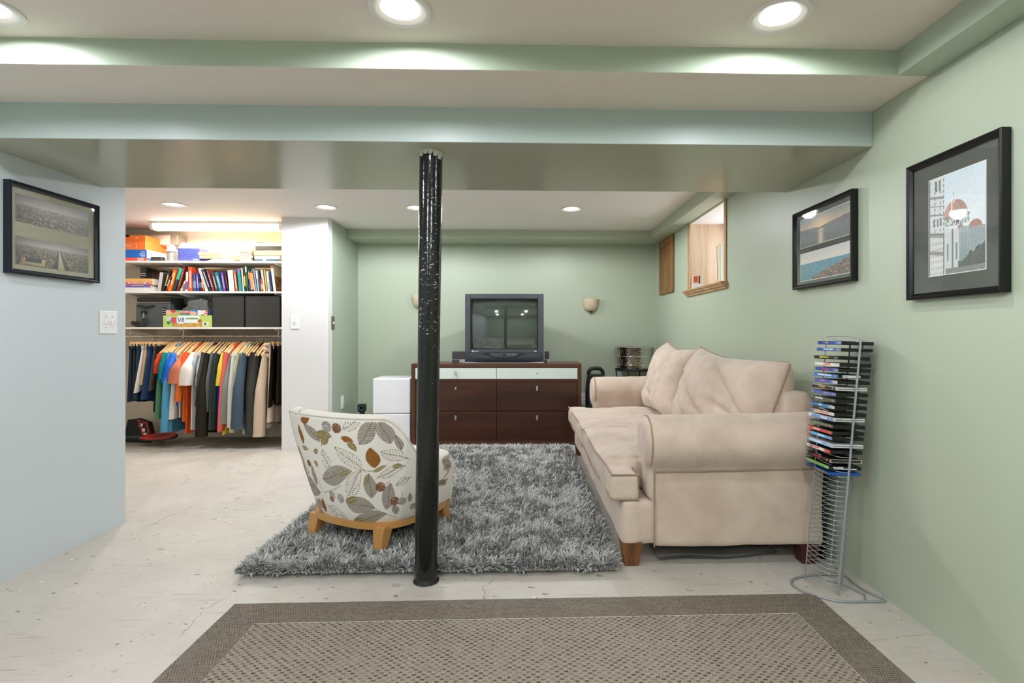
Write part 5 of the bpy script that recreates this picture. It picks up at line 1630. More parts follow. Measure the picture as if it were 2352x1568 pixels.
t = thing('book', 'small white paperback standing on the pile with a dark back', 'book', (cx, 5.44, ZS[1] + .0005), 0, 'books on the middle closet shelf')
h_ = at(365, 625, 5.44).z - ZS[1]
t.rotation_euler = (0, R(8), 0)
MB().box(-hw_, hw_, 0, .1, 0, h_).build('cover', col_mat((226, 220, 226), .5), t)
MB().box(hw_, hw_ + .004, 0, .1, 0, h_ - .004).build('dark_back', col_mat((96, 84, 40), .5), t)

# ------------------------------------------------------------------ top shelf goods
def carton(name, wds, cat, x0, x1, yt, yb, Y, depth, c, zb, parts=None, rz=0.0, rough=.6, group=None, dome=0):
    cx, hw_, _ = px_box(x0, x1, yt, zb, Y)
    h_ = (yb - yt) * Y / FPX
    t = thing(name, wds, cat, (cx, Y, zb), rz, group)
    MB().box(-hw_, hw_, 0, depth, 0, h_).build('box', col_mat(c, rough), t, bevel=.0015)
    return t, hw_, h_
z0 = ZS[0] + .0006
t, hw_, h_ = carton('shoe_box', 'blue and red shoe box marked 500 under the orange one', 'box', 262, 337, 572.5, 598.5, 5.37, .30, (34, 104, 190), z0)
MB().box(-hw_ * .55, hw_ + .0006, -.0008, .01, .004, h_ * .30).build('red_band', col_mat((232, 84, 60), .5), t)
text('500', h_ * .34, INK, t, (hw_ * .62, -.0014, h_ * .16), sx=1.1)
for k, (w_, z_) in enumerate(((.25, .78), (.34, .64), (.34, .5), (.25, .4))):
    MB().box(hw_ * (.9 - w_), hw_ * .9, -.0008, .001, h_ * z_, h_ * (z_ + .07)).build('print_line', col_mat((170, 196, 230), .5), t)
MB().box(hw_, hw_ + .0006, .0, .30, h_ * .3, h_).build('side_print', col_mat((150, 176, 232), .5), t)
zz_ = z0 + h_ + .0005
t, hw_, h2 = carton('shoe_box', 'bright orange shoe box with its lid on the top shelf', 'box', 254, 333, 541, 572.5, 5.375, .33, (244, 120, 46), zz_, rz=R(1.0))
MB().box(-hw_ - .004, hw_ + .004, -.004, .334, h2 * .66, h2 + .002).build('lid', col_mat((246, 116, 40), .55), t, bevel=.002)
MB().lathe([(.022, 0), (.022, .003)], 20, Matrix.Translation((hw_ * .0, -.0045, h2 * .97)) @ Matrix.Rotation(R(90), 4, 'X') @ Matrix.Scale(.55, 4, (0, 1, 0))).build('finger_hole', M_DARK, t)
sw = [(0, .35), (.12, .05), (.3, 0), (1.0, .62), (.3, .22), (.17, .25)]
MB().prism([(hw_ * .45 + p[0] * .036, h2 * .8 + p[1] * .028) for p in sw], -.0052, -.0035, Mf2).build('swoosh_mark', INK, t, fix=True)
mb = MB()
for a in ((-hw_, hw_ * .52, h2 * .40, h2 * .42), (hw_ * .5, hw_ * .52, h2 * .1, h2 * .42), (-hw_, hw_ * .52, h2 * .1, h2 * .12), (-hw_ * .3, hw_ * .2, h2 * .24, h2 * .29)):
    mb.box(a[0], a[1], -.0008, .001, a[2], a[3])
mb.build('size_label', col_mat((250, 200, 170), .5), t)
# dark case
t = thing('glasses_case', 'small dark brown case in front of the shoe boxes', 'case', (at(362, 592, 5.36).x, 5.345, z0))
mb = MB().box(-.062, .05, 0, .06, 0, .018).box(-.06, .045, .004, .056, .018, .042)
soft(mb, 'case', mat('dark_brown_leather', (58, 44, 36), .4), t, .005, 4, w=False)
MB().box(-.058, .046, -.003, .0, .016, .019).build('seam', M_SILVER, t)
# jar tower
t = thing('lidded_jar', 'clear jar with white cap beside the orange shoe box', 'jar', (at(391, 598, 5.38).x, 5.40, z0))
MB().lathe([(.036, 0), (.042, .006), (.042, .085), (.036, .10)], 24).build('glass', mat('smoky_glass', (150, 146, 136), .1, spec=.8), t, smooth=True)
MB().lathe([(.047, .10), (.047, .118), (.035, .12), (.035, .132), (.04, .134), (.038, .150), (.02, .152), (.018, .166), (.0, .167)], 24).build('cap', mat('white_cap', (240, 240, 240), .4), t, smooth=True)
t = thing('candle_cup', 'small amber cup behind the clear jar', 'cup', (at(401, 598, 5.46).x, 5.47, z0))
MB().lathe([(.026, 0), (.03, .004), (.036, .09), (.033, .09), (.027, .01), (0, .008)], 24, cap=False).build('cup', mat('amber_glass', (176, 150, 104), .2), t, smooth=True)
MB().lathe([(.032, .06), (0, .062)], 20, cap=False).build('wax', mat('wax', (230, 216, 190), .6), t)
# blue patterned box with an open flap
t, hw_, h_ = carton('gift_box', 'open blue speckled box with a white inner flap', 'box', 409, 458, 569, 598.5, 5.36, .14, (74, 84, 160), z0, rz=R(2))
bm_ = bsdf(t.children[0].data.materials[0])
mb = MB().hexa([(-hw_, .0, h_), (hw_, .0, h_ - .008), (hw_, .003, h_ - .008), (-hw_, .003, h_)], [(-hw_ + .022, .03, h_ + .062), (hw_ + .008, .04, h_ + .028), (hw_ + .008, .043, h_ + .028), (-hw_ + .022, .033, h_ + .062)])
mb.build('flap', col_mat((232, 224, 226), .6), t)
MB().box(hw_ * .4, hw_ * .85, -.0008, .001, h_ * .1, h_ * .17).build('print_line', INK, t)
rs = random.Random(3); mb = MB()
for k in range(150):
    x, z = rs.uniform(-hw_ * .97, hw_ * .97), rs.uniform(.004, h_ * .93); d = rs.uniform(.0008, .002)
    mb.box(x - d, x + d, -.0005, .001, z - d, z + d)
o = mb.build('speckles', col_mat((140, 150, 206), .5), t); o['kind'] = 'stuff'
t, hw_, h_ = carton('card_packet', 'dark violet packet wedged beside the blue speckled box', 'packet', 458.5, 478, 584, 598.5, 5.40, .12, (62, 50, 132), z0, rz=R(-6))
MB().box(-hw_, hw_, -.0008, .001, h_ * .4, h_ * .55).build('print_line', col_mat((110, 96, 180), .5), t)
# papers and tan carton lid
zz_ = z0
for k, (c, wds) in enumerate((((222, 206, 170), 'lowest cream paper folder under the tan box'), ((230, 214, 200), 'pinkish paper folder under the tan box'), ((216, 200, 160), 'upper manila folder under the tan box'))):
    t = thing('paper_folder', wds, 'folder', (at(502 + 6 * k, 598, 5.36).x, 5.355 + .006 * k, zz_), R(-3 + 2.5 * k), 'folders under the tan box')
    MB().box(-.11, .12, 0, .26, 0, .0075).build('sheets', M_PAGES, t)
    MB().box(-.112, .122, -.002, .262, .0078, .0092).build('cover', col_mat(c, .7), t)
    zz_ += .0096
t, hw_, h_ = carton('tan_carton', 'plain tan cardboard box lying on the folders', 'box', 455, 510, 569, 583, 5.36, .34, (206, 178, 138), zz_ + .0004, rz=R(-2))
MB().box(-hw_ - .002, hw_ + .002, -.002, .342, h_ * .55, h_ + .0016).build('lid', col_mat((212, 184, 144), .65), t, bevel=.001)
# notebooks pile
zz_ = z0
for k in range(7):
    rs = random.Random(k)
    h_ = .0185 if k % 2 == 0 else .0165
    xx = at(564, 598, 5.36).x + rs.uniform(-.008, .008)
    t = thing('notebook', ['lowest notebook of the small cream pile', 'second notebook up in the small cream pile', 'third notebook up in the small cream pile', 'middle notebook of the small cream pile', 'third notebook from the top of the cream pile', 'second notebook from the top of the cream pile', 'top notebook of the small cream pile'][k], 'notebook', (xx, 5.36, zz_), R(rs.uniform(-5, 5)), 'small pile of notebooks')
    c = [(150, 130, 90), (206, 190, 140), (110, 96, 70), (196, 176, 130), (90, 80, 64), (206, 186, 120), (190, 170, 130)][k]
    MB().box(-.06, .06, 0, .18, 0, .002).box(-.06, .06, 0, .18, h_ - .002, h_).build('cover', col_mat(c, .6), t)
    MB().box(-.057, .058, .003, .177, .002, h_ - .002).build('pages', M_PAGES, t)
    zz_ += h_ + .0004
# big book pile at the right end
zz_ = z0
for k, (yt, yb, x0, x1, c, band, wds) in enumerate(((593, 598.5, 585, 640, (64, 96, 110), None, 'dark teal lettered book at the base of the right-hand pile'), (585, 593, 584, 642, (222, 220, 214), None, 'white bulky book second from the base of the right-hand pile'), (572, 585, 583, 648, (206, 190, 136), None, 'thick cream and gold album in the right-hand pile'), (564, 572, 587, 648, (70, 58, 40), None, 'dark brown binder in the right-hand pile'), (555, 564, 585, 648, (150, 160, 140), (130, 196, 206), 'book with a pale aqua spine label near the pile top'), (552.5, 555, 591, 648, (220, 150, 90), None, 'thin orange folder crowning the right-hand pile'))):
    cx, hw_, _ = px_box(x0, x1, yt, z0, 5.37)
    h_ = (yb - yt) * 5.37 / FPX - .0006
    t = thing('book', wds, 'book', (cx, 5.37, zz_), R([1.5, -1, 0, 2, -1, 3][k]), 'pile of large books on the top shelf')
    if h_ > .012:
        MB().box(-hw_, hw_, 0, .004, 0, h_).box(-hw_, hw_, 0, .26, 0, .003).box(-hw_, hw_, 0, .26, h_ - .003, h_).build('cover', col_mat(c, .5), t)
        MB().box(-hw_ + .004, hw_ - .003, .004, .257, .003, h_ - .003).build('pages', M_PAGES, t)
    else:
        MB().box(-hw_, hw_, 0, .26, 0, h_).build('cover', col_mat(c, .6), t)
    if band: MB().box(-hw_ * .92, hw_ * .35, -.0008, .002, h_ * .1, h_ * .9).build('spine_label', col_mat(band, .5), t)
    if k == 0: MB().box(-hw_ * .3, -hw_ * .05, -.0008, .002, 0, h_).build('pale_patch', col_mat((214, 190, 170), .5), t)
    zz_ += h_ + .0004

# ------------------------------------------------------------------ lowest shelf: cooler, juice carton, game, bag, bins
z2 = ZS[2] + .0006
M_COOL = mat('slate_cooler_fabric', (78, 82, 82), .5)
Y = 5.40
cx, hw_, _ = px_box(292, 385, 680, z2, Y)
t = thing('cooler_bag', 'slate grey soft cooler with a black strap on the shelf', 'cooler bag', (cx + .05, Y, z2))
hw_ -= .03
h_ = at(340, 680, Y).z - z2 - .008
mb = MB().box(-hw_, hw_, 0, .27, 0, h_ * .80).box(-hw_ + .01, hw_ - .005, .03, .24, h_ * .7, h_)
soft(mb, 'body', M_COOL, t, .009, 5, w=False)
MB().box(-hw_ - .002, hw_ + .002, .004, .012, h_ * .80, h_ * .83).build('zip', mat('dull_zip', (150, 144, 134), .3, .6), t)
MB().box(-hw_ + .004, hw_ - .002, .016, .03, h_ * .84, h_ * .97).build('lid_flap', mat('dark_cooler_flap', (48, 44, 38), .5), t)
pts = spline([(-hw_ * .82, -.006, h_ * .70), (-hw_ * .6, -.010, h_ * .70), (-hw_ * .3, -.022, h_ * .655), (0, -.010, h_ * .70), (hw_ * .12, -.006, h_ * .70)], 6, False)
MB().tube(pts, [.010] * len(pts), 8).build('handle', mat('dark_webbing', (34, 36, 36), .7), t, smooth=True)
for x in (hw_ * .70,):
    s_ = MB().box(x - .014, x + .014, -.006, .004, h_ * .2, h_ * .66).build('webbing', MATS['dark_webbing'], t)
    for k in range(6):
        MB().box(x - .012, x + .012, -.011, -.005, h_ * (.23 + .07 * k), h_ * (.25 + .07 * k)).build('loop', M_SILVER, s_)
MB().box(-hw_ * .62, -hw_ * .30, -.016, .0, h_ * .44, h_ * .53).build('buckle', M_BLK, t, bevel=.003)
MB().tube([(-hw_ * .46, -.012, h_ * .46), (-hw_ * .44, -.016, h_ * .36), (-hw_ * .47, -.014, h_ * .27)], .006, 8).build('clip', M_SILVER, t, smooth=True)
pts = spline([(-hw_ * .47, -.012, h_ * .28), (-hw_ * .25, -.03, h_ * .16), (-hw_ * .4, -.03, .02), (-hw_ * .8, -.032, .014), (-hw_ * 1.1, -.02, .04), (-hw_ * 1.0, -.012, h_ * .16), (-hw_ * .75, -.02, h_ * .12)], 6, False)
MB().tube(pts, .013, 8).build('strap', MATS['dark_webbing'], t, smooth=True)
MB().box(hw_ * .86, hw_ * .985, -.004, .001, h_ * .42, h_ * .58).build('badge', mat('grey_badge', (110, 104, 96), .5), t)

# side panel badge reads on the bag's right-hand face
MB().box(hw_ + .0, hw_ + .004, .05, .17, h_ * .40, h_ * .56).build('badge', MATS['grey_badge'], t)
text('YETI', .036, M_SLOT, t, (hw_ + .0055, .11, h_ * .48), (R(90), 0, R(90)))

Y = 5.345
cx, hw_, _ = px_box(374.5, 487, 724, z2, Y)
h_ = at(430, 724, Y).z - z2
t = thing('juice_carton', 'green multipack juice carton with fruit pictures', 'carton', (cx, Y, z2))
def juice(u, v):
    out = np.empty(u.shape + (3,)); out[:] = (190, 210, 110)
    def put(m, c): out[m] = c
    cen = (np.abs(u - .52) < .235 - .03 * np.abs(v - .5)) & (v > .28)
    put(cen, (236, 240, 236))
    n = vnoise(u * 4, v, 12, 3)
    fr = (v < .36) & (u > .18) & (u < .80)
    put(fr & (n > .45), (214, 84, 60)); put(fr & (n > .62), (232, 160, 70)); put(fr & (n < .3), (120, 160, 60))
    put(np.hypot((u - .22) * 3.9, (v - .58) * 1.0) < .27, (206, 84, 88))
    put(np.hypot((u - .36) * 3.9, v - .60) < .34, (226, 236, 244))
    put(np.hypot((u - .115) * 3.9, v - .72) < .19, (190, 220, 226)); put(np.hypot((u - .115) * 3.9, v - .36) < .16, (46, 150, 84))
    put(np.hypot((u - .75) * 3.9, v - .52) < .17, (170, 110, 60))
    put((np.abs(u - .59) < .13) & (np.abs(v - .73) < .06) & (vnoise(u, v * .2, 50, 2) > .35), (96, 150, 60))
    put((u > .82) & (u < .93) & (v > .12) & (v < .42), (238, 238, 238))
    put((u > .835) & (u < .915) & (v > .17) & (v < .37) & ((u * 160) % 1 < .5), (90, 84, 90))
    return out
MB().box(-hw_, hw_, .0, .12, 0, h_).build('box', col_mat((176, 200, 96), .5), t, bevel=.002)
print_panel('front_print', hw_ * 2 - .002, h_ - .002, 170, 60, juice, attr_mat('carton_print', .45), t, (0, -.0007, .001))
nb = mat('navy_ink', (30, 52, 84), .5)
text('V8', .062, nb, t, (-hw_ * .28, -.0016, h_ * .60), shear=.15)
Y2 = 5.385
cx, hw_, _ = px_box(386, 487, 711, z2, Y2)
h2 = at(430, 711, Y2).z - at(430, 723, Y2).z
t = thing('board_game', 'flat colourful board game box lying on the juice carton', 'game box', (cx, 5.35, z2 + h_ + .0006))
def game(u, v):
    out = mixc((226, 190, 150), (70, 170, 110), np.clip((u - .12) / .2, 0, 1))
    out = mixc(out, (40, 130, 206), np.clip((u - .42) / .16, 0, 1))
    out = mixc(out, (232, 226, 220), np.clip((u - .70) / .04, 0, 1))
    def put(m, c): out[m] = c
    put(np.hypot((u - .62) * 5, v - .35) < .42, (226, 180, 150)); put(np.hypot((u - .22) * 5, v - .2) < .5, (214, 170, 110))
    put((u > .8) & (vnoise(u * 3, v, 9, 2) > .5), (180, 84, 60)); put(u > .95, (40, 40, 70))
    put(np.hypot((u - .17) * 5, v - .8) < .3, (206, 70, 60))
    return out
MB().box(-hw_, hw_, 0, .11, 0, h2).build('box', col_mat((60, 120, 170), .5), t, bevel=.0015)
print_panel('side_print', hw_ * 2 - .002, h2 - .002, 130, 24, game, MATS['carton_print'], t, (0, -.0007, .001))
MB().box(-hw_ * .32, hw_ * .12, -.0013, .0, h2 * .32, h2 * .88).build('title_plate', col_mat((206, 60, 50), .5), t)
text('MONOPOLY', h2 * .5, INK, t, (-hw_ * .10, -.0018, h2 * .60), sx=.82)
# crumpled clear bag behind
t = thing('plastic_bag', 'crumpled clear plastic bag behind the juice carton', 'bag', (at(450, 700, 5.55).x, 5.60, z2))
mb = MB().box(-.13, .14, -.06, .08, .0, .20).box(-.10, .11, -.04, .06, .16, .28)
o = soft(mb, 'bag', mat('cloudy_plastic', (232, 229, 222), .2, spec=.7), t, .012, 4, w=False, disp=.03, dscale=11)
o.data.polygons.foreach_set('use_smooth', [False] * len(o.data.polygons))
# black fabric bins
M_BIN = mat('black_fabric_bin', (52, 51, 46), .75)
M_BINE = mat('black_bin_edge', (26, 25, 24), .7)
for x0, x1, wds in ((487.5, 561, 'black fabric storage cube beside the juice carton'), (563.5, 643, 'black fabric storage cube against the white wall end')):
    Y = 5.35
    cx, hw_, _ = px_box(x0, x1, 680, z2, Y)
    h_ = at((x0 + x1) / 2, 680, Y).z - z2
    t = thing('storage_bin', wds, 'storage bin', (cx, Y, z2), 0, 'black storage cubes')
    MB().box(-hw_, hw_, 0, .004, 0, h_).build('front_panel', M_BIN, t, bevel=.002)
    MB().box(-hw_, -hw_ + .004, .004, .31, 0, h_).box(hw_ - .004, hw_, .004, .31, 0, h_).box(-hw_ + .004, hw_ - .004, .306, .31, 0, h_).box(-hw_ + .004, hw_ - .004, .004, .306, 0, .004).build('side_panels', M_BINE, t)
    mb = MB()
    for a in ((-hw_ - .001, -hw_ + .006, 0, h_), (hw_ - .006, hw_ + .001, 0, h_), (-hw_, hw_, h_ - .008, h_ + .001)):
        mb.box(a[0], a[1], -.0025, .003, a[2], a[3])
    mb.build('binding', M_BINE, t)

# ------------------------------------------------------------------ hangers and clothes
M_HWOOD = mat('pale_hanger_wood', (222, 178, 122), .35)
M_HWIRE = mat('hanger_wire', (190, 186, 180), .25, 1.0)
def make_hanger():
    h = thing('coat_hanger', 'x', 'hanger', (0, 0, 0), 0, 'wooden coat hangers on the chrome rod')
    hk = [(0, .0165 * math.cos(a), .0165 * math.sin(a)) for a in np.linspace(R(200), R(-60), 10)]
    MB().tube(hk + [(0, .004, -.03), (0, 0, -.058)], .0014, 5).build('hook', M_HWIRE, h, smooth=True)
    ys = np.linspace(-.215, .215, 19)
    rows = []
    for y in ys:
        s = abs(y) / .215
        zc = -.068 - .118 * s ** 1.15
        hz = .016 * (1 - .45 * s); wx = .0065 + .004 * s
        rows.append([(wx * math.cos(a), y, zc + hz * math.sin(a)) for a in np.linspace(0, 2 * math.pi, 8, endpoint=False)])
    mb = MB().grid(rows, closed_u=True)
    mb.add(rows[0], [tuple(range(8))]); mb.add(rows[-1], [tuple(range(7, -1, -1))])
    mb.build('shoulder_bar', M_HWOOD, h, smooth=True, fix=True)
    return h
HANGER = make_hanger()
_used = [False]
def put_hanger(x, label):
    if not _used[0]:
        HANGER.location = (x, YROD, ZROD); HANGER['label'] = label; _used[0] = True
        return HANGER
    return copy_tree(HANGER, (x, YROD, ZROD), random.uniform(-.03, .03), label)

def clothmat(c):
    return mat('cloth_%02x%02x%02x' % tuple(int(v) for v in c), c, .85, spec=.15)

def garment(x, c, length, words, cat='shirt', sleeve=0.0, sw=.05, hwid=.225, thick=.017, seed=0, sx=-.03, cuff=None, collar=None, flare=.0):
    """a shirt on a hanger: x along the rod, length below the rod, sleeve length from the shoulder"""
    g = thing(cat.replace(' ', '_'), words, cat, (x, YROD + random.uniform(-.03, .03), ZROD - random.uniform(0, .022)), random.uniform(-.06, .06), 'clothes on the closet rod')
    m = clothmat(c)
    rs = random.Random(seed)
    n, nv = 22, 15
    ph = [rs.uniform(0, 6.28) for _ in range(4)]
    rows = []
    for j in range(nv + 1):
        t = j / nv
        row = []
        for i in range(n):
            a = 2 * math.pi * i / n
            cy, cx_ = math.cos(a), math.sin(a)
            yy = math.copysign(abs(cy) ** .7, cy)
            wd = .06 + (hwid - .06) * min(1, t / .18) ** .6 + flare * t
            y = yy * wd
            zsh = -.052 - .122 * min(1, abs(y) / .215) ** 1.15
            z = zsh + (-length - zsh) * t + .010 * math.sin(5 * y * 6 + ph[0]) * t
            fold = (.010 * math.sin(yy * 7 + ph[1] + t * 1.5) + .006 * math.sin(yy * 15 + ph[2])) * t ** .6
            th_ = thick * (.55 + .45 * t) * (abs(cx_) ** .6)
            row.append((math.copysign(th_, cx_) + fold, y, z))
        rows.append(row)
    mb = MB().grid(rows, closed_u=True, flip=True)
    mb.build('body', m, g, smooth=True, sharp=0)
    if sleeve:
        for sgn in (-1, 1):
            rows = []
            k = 9
            for j in range(k + 1):
                t = j / k
                cy_ = sgn * (.175 + (.095 if (sw > .05 and sgn < 0) else .055) * min(1, t * 2.2))
                cz_ = -.165 - sleeve * t * (1.0 if sgn < 0 else .88)
                wx = .016 + (sw - .016) * min(1, t * 1.6) ** .8 * (1 - (.25 * t if sleeve > .3 else 0))
                wy = .055 + .015 * (1 - t)
                row = []
                for i in range(14):
                    a = 2 * math.pi * i / 14
                    fo = .006 * math.sin(3 * a + ph[3] + 4 * t) * t
                    row.append((wx * math.cos(a) + (sx if sgn < 0 else 0) * t * min(1, sleeve / .2) + fo, cy_ + wy * math.sin(a) * .8 + fo, cz_ + .05 * sgn * math.sin(a) * (1 - t) * .4))
                rows.append(row)
            mb = MB().grid(rows, closed_u=True)
            s = mb.build('sleeve', m, g, smooth=True, sharp=0)
            if cuff and sgn < 0:
                q = [[(p[0] * 1.03, p[1], p[2] + (.05 if r else -.004)) for p in rows[-1]] for r in (0, 1)]
                MB().grid(q, closed_u=True).build('cuff', clothmat(cuff), s, smooth=True)
    if collar:
        pts = [(.03 * math.cos(a), .075 * math.sin(a), -.062 - .02 * math.cos(2 * a)) for a in np.linspace(0, 2 * math.pi, 16, endpoint=False)]
        MB().tube(pts, .011, 6, closed=True).build('collar', m, g, smooth=True)
    return g

def XN(px):      # rod position of a garment whose near shoulder shows at pixel px
    return at(px, 820, 5.21).x
def LN(py, Y=5.25):  # length below the rod for a hem at pixel row py
    return ZROD - at(450, py, Y).z
# near-shoulder px, colour, hem row, sleeve length, sleeve half width, sleeve drift, words, category, extras
SHIRTS = [
 (369, (196, 72, 38), 905, .18, .02, -.01, 'rust red T-shirt squeezed left of the green one', 'shirt', {}),
 (374, (86, 134, 98), 979, .62, .022, -.03, 'sage green long-sleeved shirt beside the trousers', 'shirt', {}),
 (381, (192, 84, 54), 900, .18, .02, -.01, 'brick red T-shirt behind the green shirt', 'shirt', {}),
 (384, (18, 120, 128), 940, .24, .022, -.035, 'dark teal T-shirt left of the blue ones', 'shirt', {}),
 (388, (84, 152, 184), 1003, .75, .042, -.02, 'long heather blue top reaching lowest on the left', 'top', {}),
 (395, (46, 102, 206), 930, .26, .035, -.04, 'royal blue T-shirt with wide sleeve', 'shirt', {}),
 (402, (60, 120, 220), 925, .24, .035, -.035, 'brighter blue T-shirt beside the royal blue one', 'shirt', {}),
 (405, (224, 220, 212), 969, .62, .028, -.04, 'off-white long-sleeved shirt hanging behind the salmon one', 'shirt', {}),
 (417, (206, 122, 92), 962, .27, .062, -.045, 'salmon pink T-shirt with a broad sleeve', 'shirt', {}),
 (424, (214, 104, 44), 965, .45, .03, -.04, 'burnt orange shirt behind the salmon sleeve', 'shirt', {}),
 (431, (228, 92, 42), 991, .30, .035, -.03, 'vivid orange-red T-shirt left of the cream one', 'shirt', {}),
 (443, (238, 230, 220), 986, .30, .066, -.035, 'cream white T-shirt with a broad sleeve', 'shirt', {}),
 (452, (190, 196, 204), 940, .2, .02, -.02, 'pale blue-grey shirt behind the white T-shirt', 'shirt', {}),
 (458, (150, 156, 146), 950, .25, .025, -.02, 'grey-green T-shirt right of the white one', 'shirt', {}),
 (464, (196, 198, 192), 950, .3, .03, -.02, 'light grey T-shirt beside the black coat', 'shirt', {}),
 (471, (66, 66, 64), 960, .5, .024, -.02, 'charcoal shirt tucked beside the black coat', 'shirt', {}),
 (478, (44, 38, 30), 1001, .78, .055, -.02, 'long black wool coat in mid rod', 'coat', {'thick': .028}),
 (487, (104, 108, 108), 940, .55, .02, -.02, 'slim mid grey sweater right of the black coat', 'sweater', {}),
 (495, (74, 86, 82), 995, .72, .036, -.02, 'dark slate green sweater right of the black coat', 'sweater', {}),
 (502, (42, 52, 42), 992, .7, .026, -.02, 'blackish green sweater left of the blue ones', 'sweater', {}),
 (509, (38, 60, 130), 985, .7, .022, -.02, 'denim blue sweater left of the yellow shirt', 'sweater', {}),
 (513, (36, 46, 156), 990, .7, .022, -.02, 'royal navy hooded top left of the yellow shirt', 'sweater', {}),
 (518, (226, 198, 72), 993, .3, .024, -.02, 'yellow shirt between blue and coral', 'shirt', {}),
 (522, (222, 102, 90), 987, .74, .026, -.03, 'coral sweater hanging in the middle of the rod', 'sweater', {}),
 (532, (134, 138, 130), 973, .66, .062, -.05, 'marled grey sweatshirt with a folded elbow', 'sweater', {}),
 (540, (214, 212, 204), 1001, .7, .04, .0, 'pale grey long top below the grey sweatshirt', 'top', {}),
 (546, (238, 234, 228), 900, .3, .022, -.02, 'white T-shirt behind the khaki shirt', 'shirt', {}),
 (552, (172, 174, 146), 986, .74, .026, -.03, 'khaki shirt with rolled sleeve tab', 'shirt', {'cuff': (190, 184, 150)}),
 (557, (174, 186, 158), 1008, .7, .036, -.01, 'long pale sage top hanging lowest on the right', 'top', {}),
 (564, (72, 86, 98), 967, .70, .062, -.02, 'blue-grey sweatshirt with a patterned cuff', 'sweater', {'cuff': (96, 104, 116)}),
 (571, (36, 36, 36), 985, .66, .03, -.02, 'black zip jacket right of the blue-grey sweatshirt', 'jacket', {}),
 (578, (52, 50, 46), 985, .66, .03, -.02, 'dark olive-black jacket beside the charcoal wool sweater', 'jacket', {}),
 (586, (62, 62, 58), 991, .76, .052, -.02, 'charcoal wool sweater left of the beige one', 'sweater', {}),
 (601, (204, 182, 158), 990, .78, .062, -.02, 'beige cowl-neck sweater near the right end', 'sweater', {'thick': .03}),
]
for i, (px, c, py, sl, sw, sx, wds, cat, ex) in enumerate(SHIRTS):
    x = XN(px)
    put_hanger(x, 'wooden hanger under the ' + wds if len(wds.split()) < 12 else 'wooden hanger under the ' + ' '.join(wds.split()[:8]))
    garment(x, c, LN(py) if sl < .6 else LN(py) - .05, wds, cat, sl, sw, seed=i, sx=sx, **ex)
# cowl of the beige sweater
g = bpy.data.objects['sweater'] if 'sweater' in bpy.data.objects else None
cw = [o for o in bpy.data.objects if o.get('label') == 'beige cowl-neck sweater near the right end'][0]
for k, (z, r) in enumerate(((-.09, .085), (-.125, .105), (-.16, .12))):
    pts = [(.04 * math.cos(a) * (1 + .2 * k), r * math.sin(a) - .06, z - .02 * math.sin(a + k)) for a in np.linspace(0, 2 * math.pi, 20, endpoint=False)]
    MB().tube(pts, .024, 8, closed=True).build('cowl_fold', clothmat((204, 182, 158)), cw, smooth=True)

# bare hangers between the shirts
for px, wds in ((362, 'bare wooden hanger at the left end of the shirts'), (378, 'bare wooden hanger between the green and teal shirts'), (408, 'bare wooden hanger with a blue strap left of the salmon T-shirt'), (426, 'bare wooden hanger right of the salmon T-shirt'), (449, 'bare wooden hanger above the white T-shirt'), (536, 'bare wooden hanger above the grey sweatshirt'), (549, 'bare wooden hanger above the khaki shirt'), (593, 'bare wooden hanger beside the beige sweater')):
    put_hanger(XN(px), wds)

# trousers and skirts on clip hangers
def make_clip_hanger():
    h = thing('clip_hanger', 'x', 'hanger', (0, 0, 0), 0, 'wooden clip hangers for trousers')
    hk = [(0, .0165 * math.cos(a), .0165 * math.sin(a)) for a in np.linspace(R(200), R(-60), 10)]
    MB().tube(hk + [(0, .004, -.03), (0, 0, -.055)], .0014, 5).build('hook', M_HWIRE, h, smooth=True)
    MB().box(-.006, .006, -.17, .17, -.085, -.055).build('bar', M_HWOOD, h, bevel=.004)
    for s in (-1, 1):
        MB().box(-.010, .010, s * .15 - .012, s * .15 + .012, -.125, -.075).build('clip', M_HWIRE, h, bevel=.002)
    return h
CLIP = make_clip_hanger(); _c = [False]
def put_clip(x, label):
    if not _c[0]:
        CLIP.location = (x, YROD, ZROD); CLIP['label'] = label; _c[0] = True; return
    copy_tree(CLIP, (x, YROD, ZROD), random.uniform(-.05, .05), label)
def trousers(x, c, length, words, cat='trousers', seed=0, flare=.04, thick=.022, shear=0.0, split=True):
    g = thing(cat, words, cat, (x, YROD, ZROD), random.uniform(-.05, .05), 'trousers and skirts on clip hangers')
    rs = random.Random(seed); ph = [rs.uniform(0, 6.28) for _ in range(3)]
    n, nv = 22, 12
    rows = []
    for j in range(nv + 1):
        t = j / nv
        row = []
        for i in range(n):
            a = 2 * math.pi * i / n
            cy, cx_ = math.cos(a), math.sin(a)
            yy = math.copysign(abs(cy) ** .7, cy)
            y = yy * (.17 + flare * t)
            fo = (.014 * math.sin(yy * 5 + ph[0]) + .008 * math.sin(yy * 11 + ph[1])) * t
            z = -.11 + (-length + .11) * t + .02 * math.sin(4 * yy + ph[2]) * t
            row.append((math.copysign(thick * abs(cx_) ** .6, cx_) * (.6 + .4 * t) + fo + shear * t, y, z))
        rows.append(row)
    MB().grid(rows, closed_u=True, flip=True).build('cloth', clothmat(c), g, smooth=True, sharp=0)
    MB().box(-.012, .012, -.172, .172, -.125, -.095).build('waistband', clothmat(tuple(int(v * .85) for v in c)), g, bevel=.004)
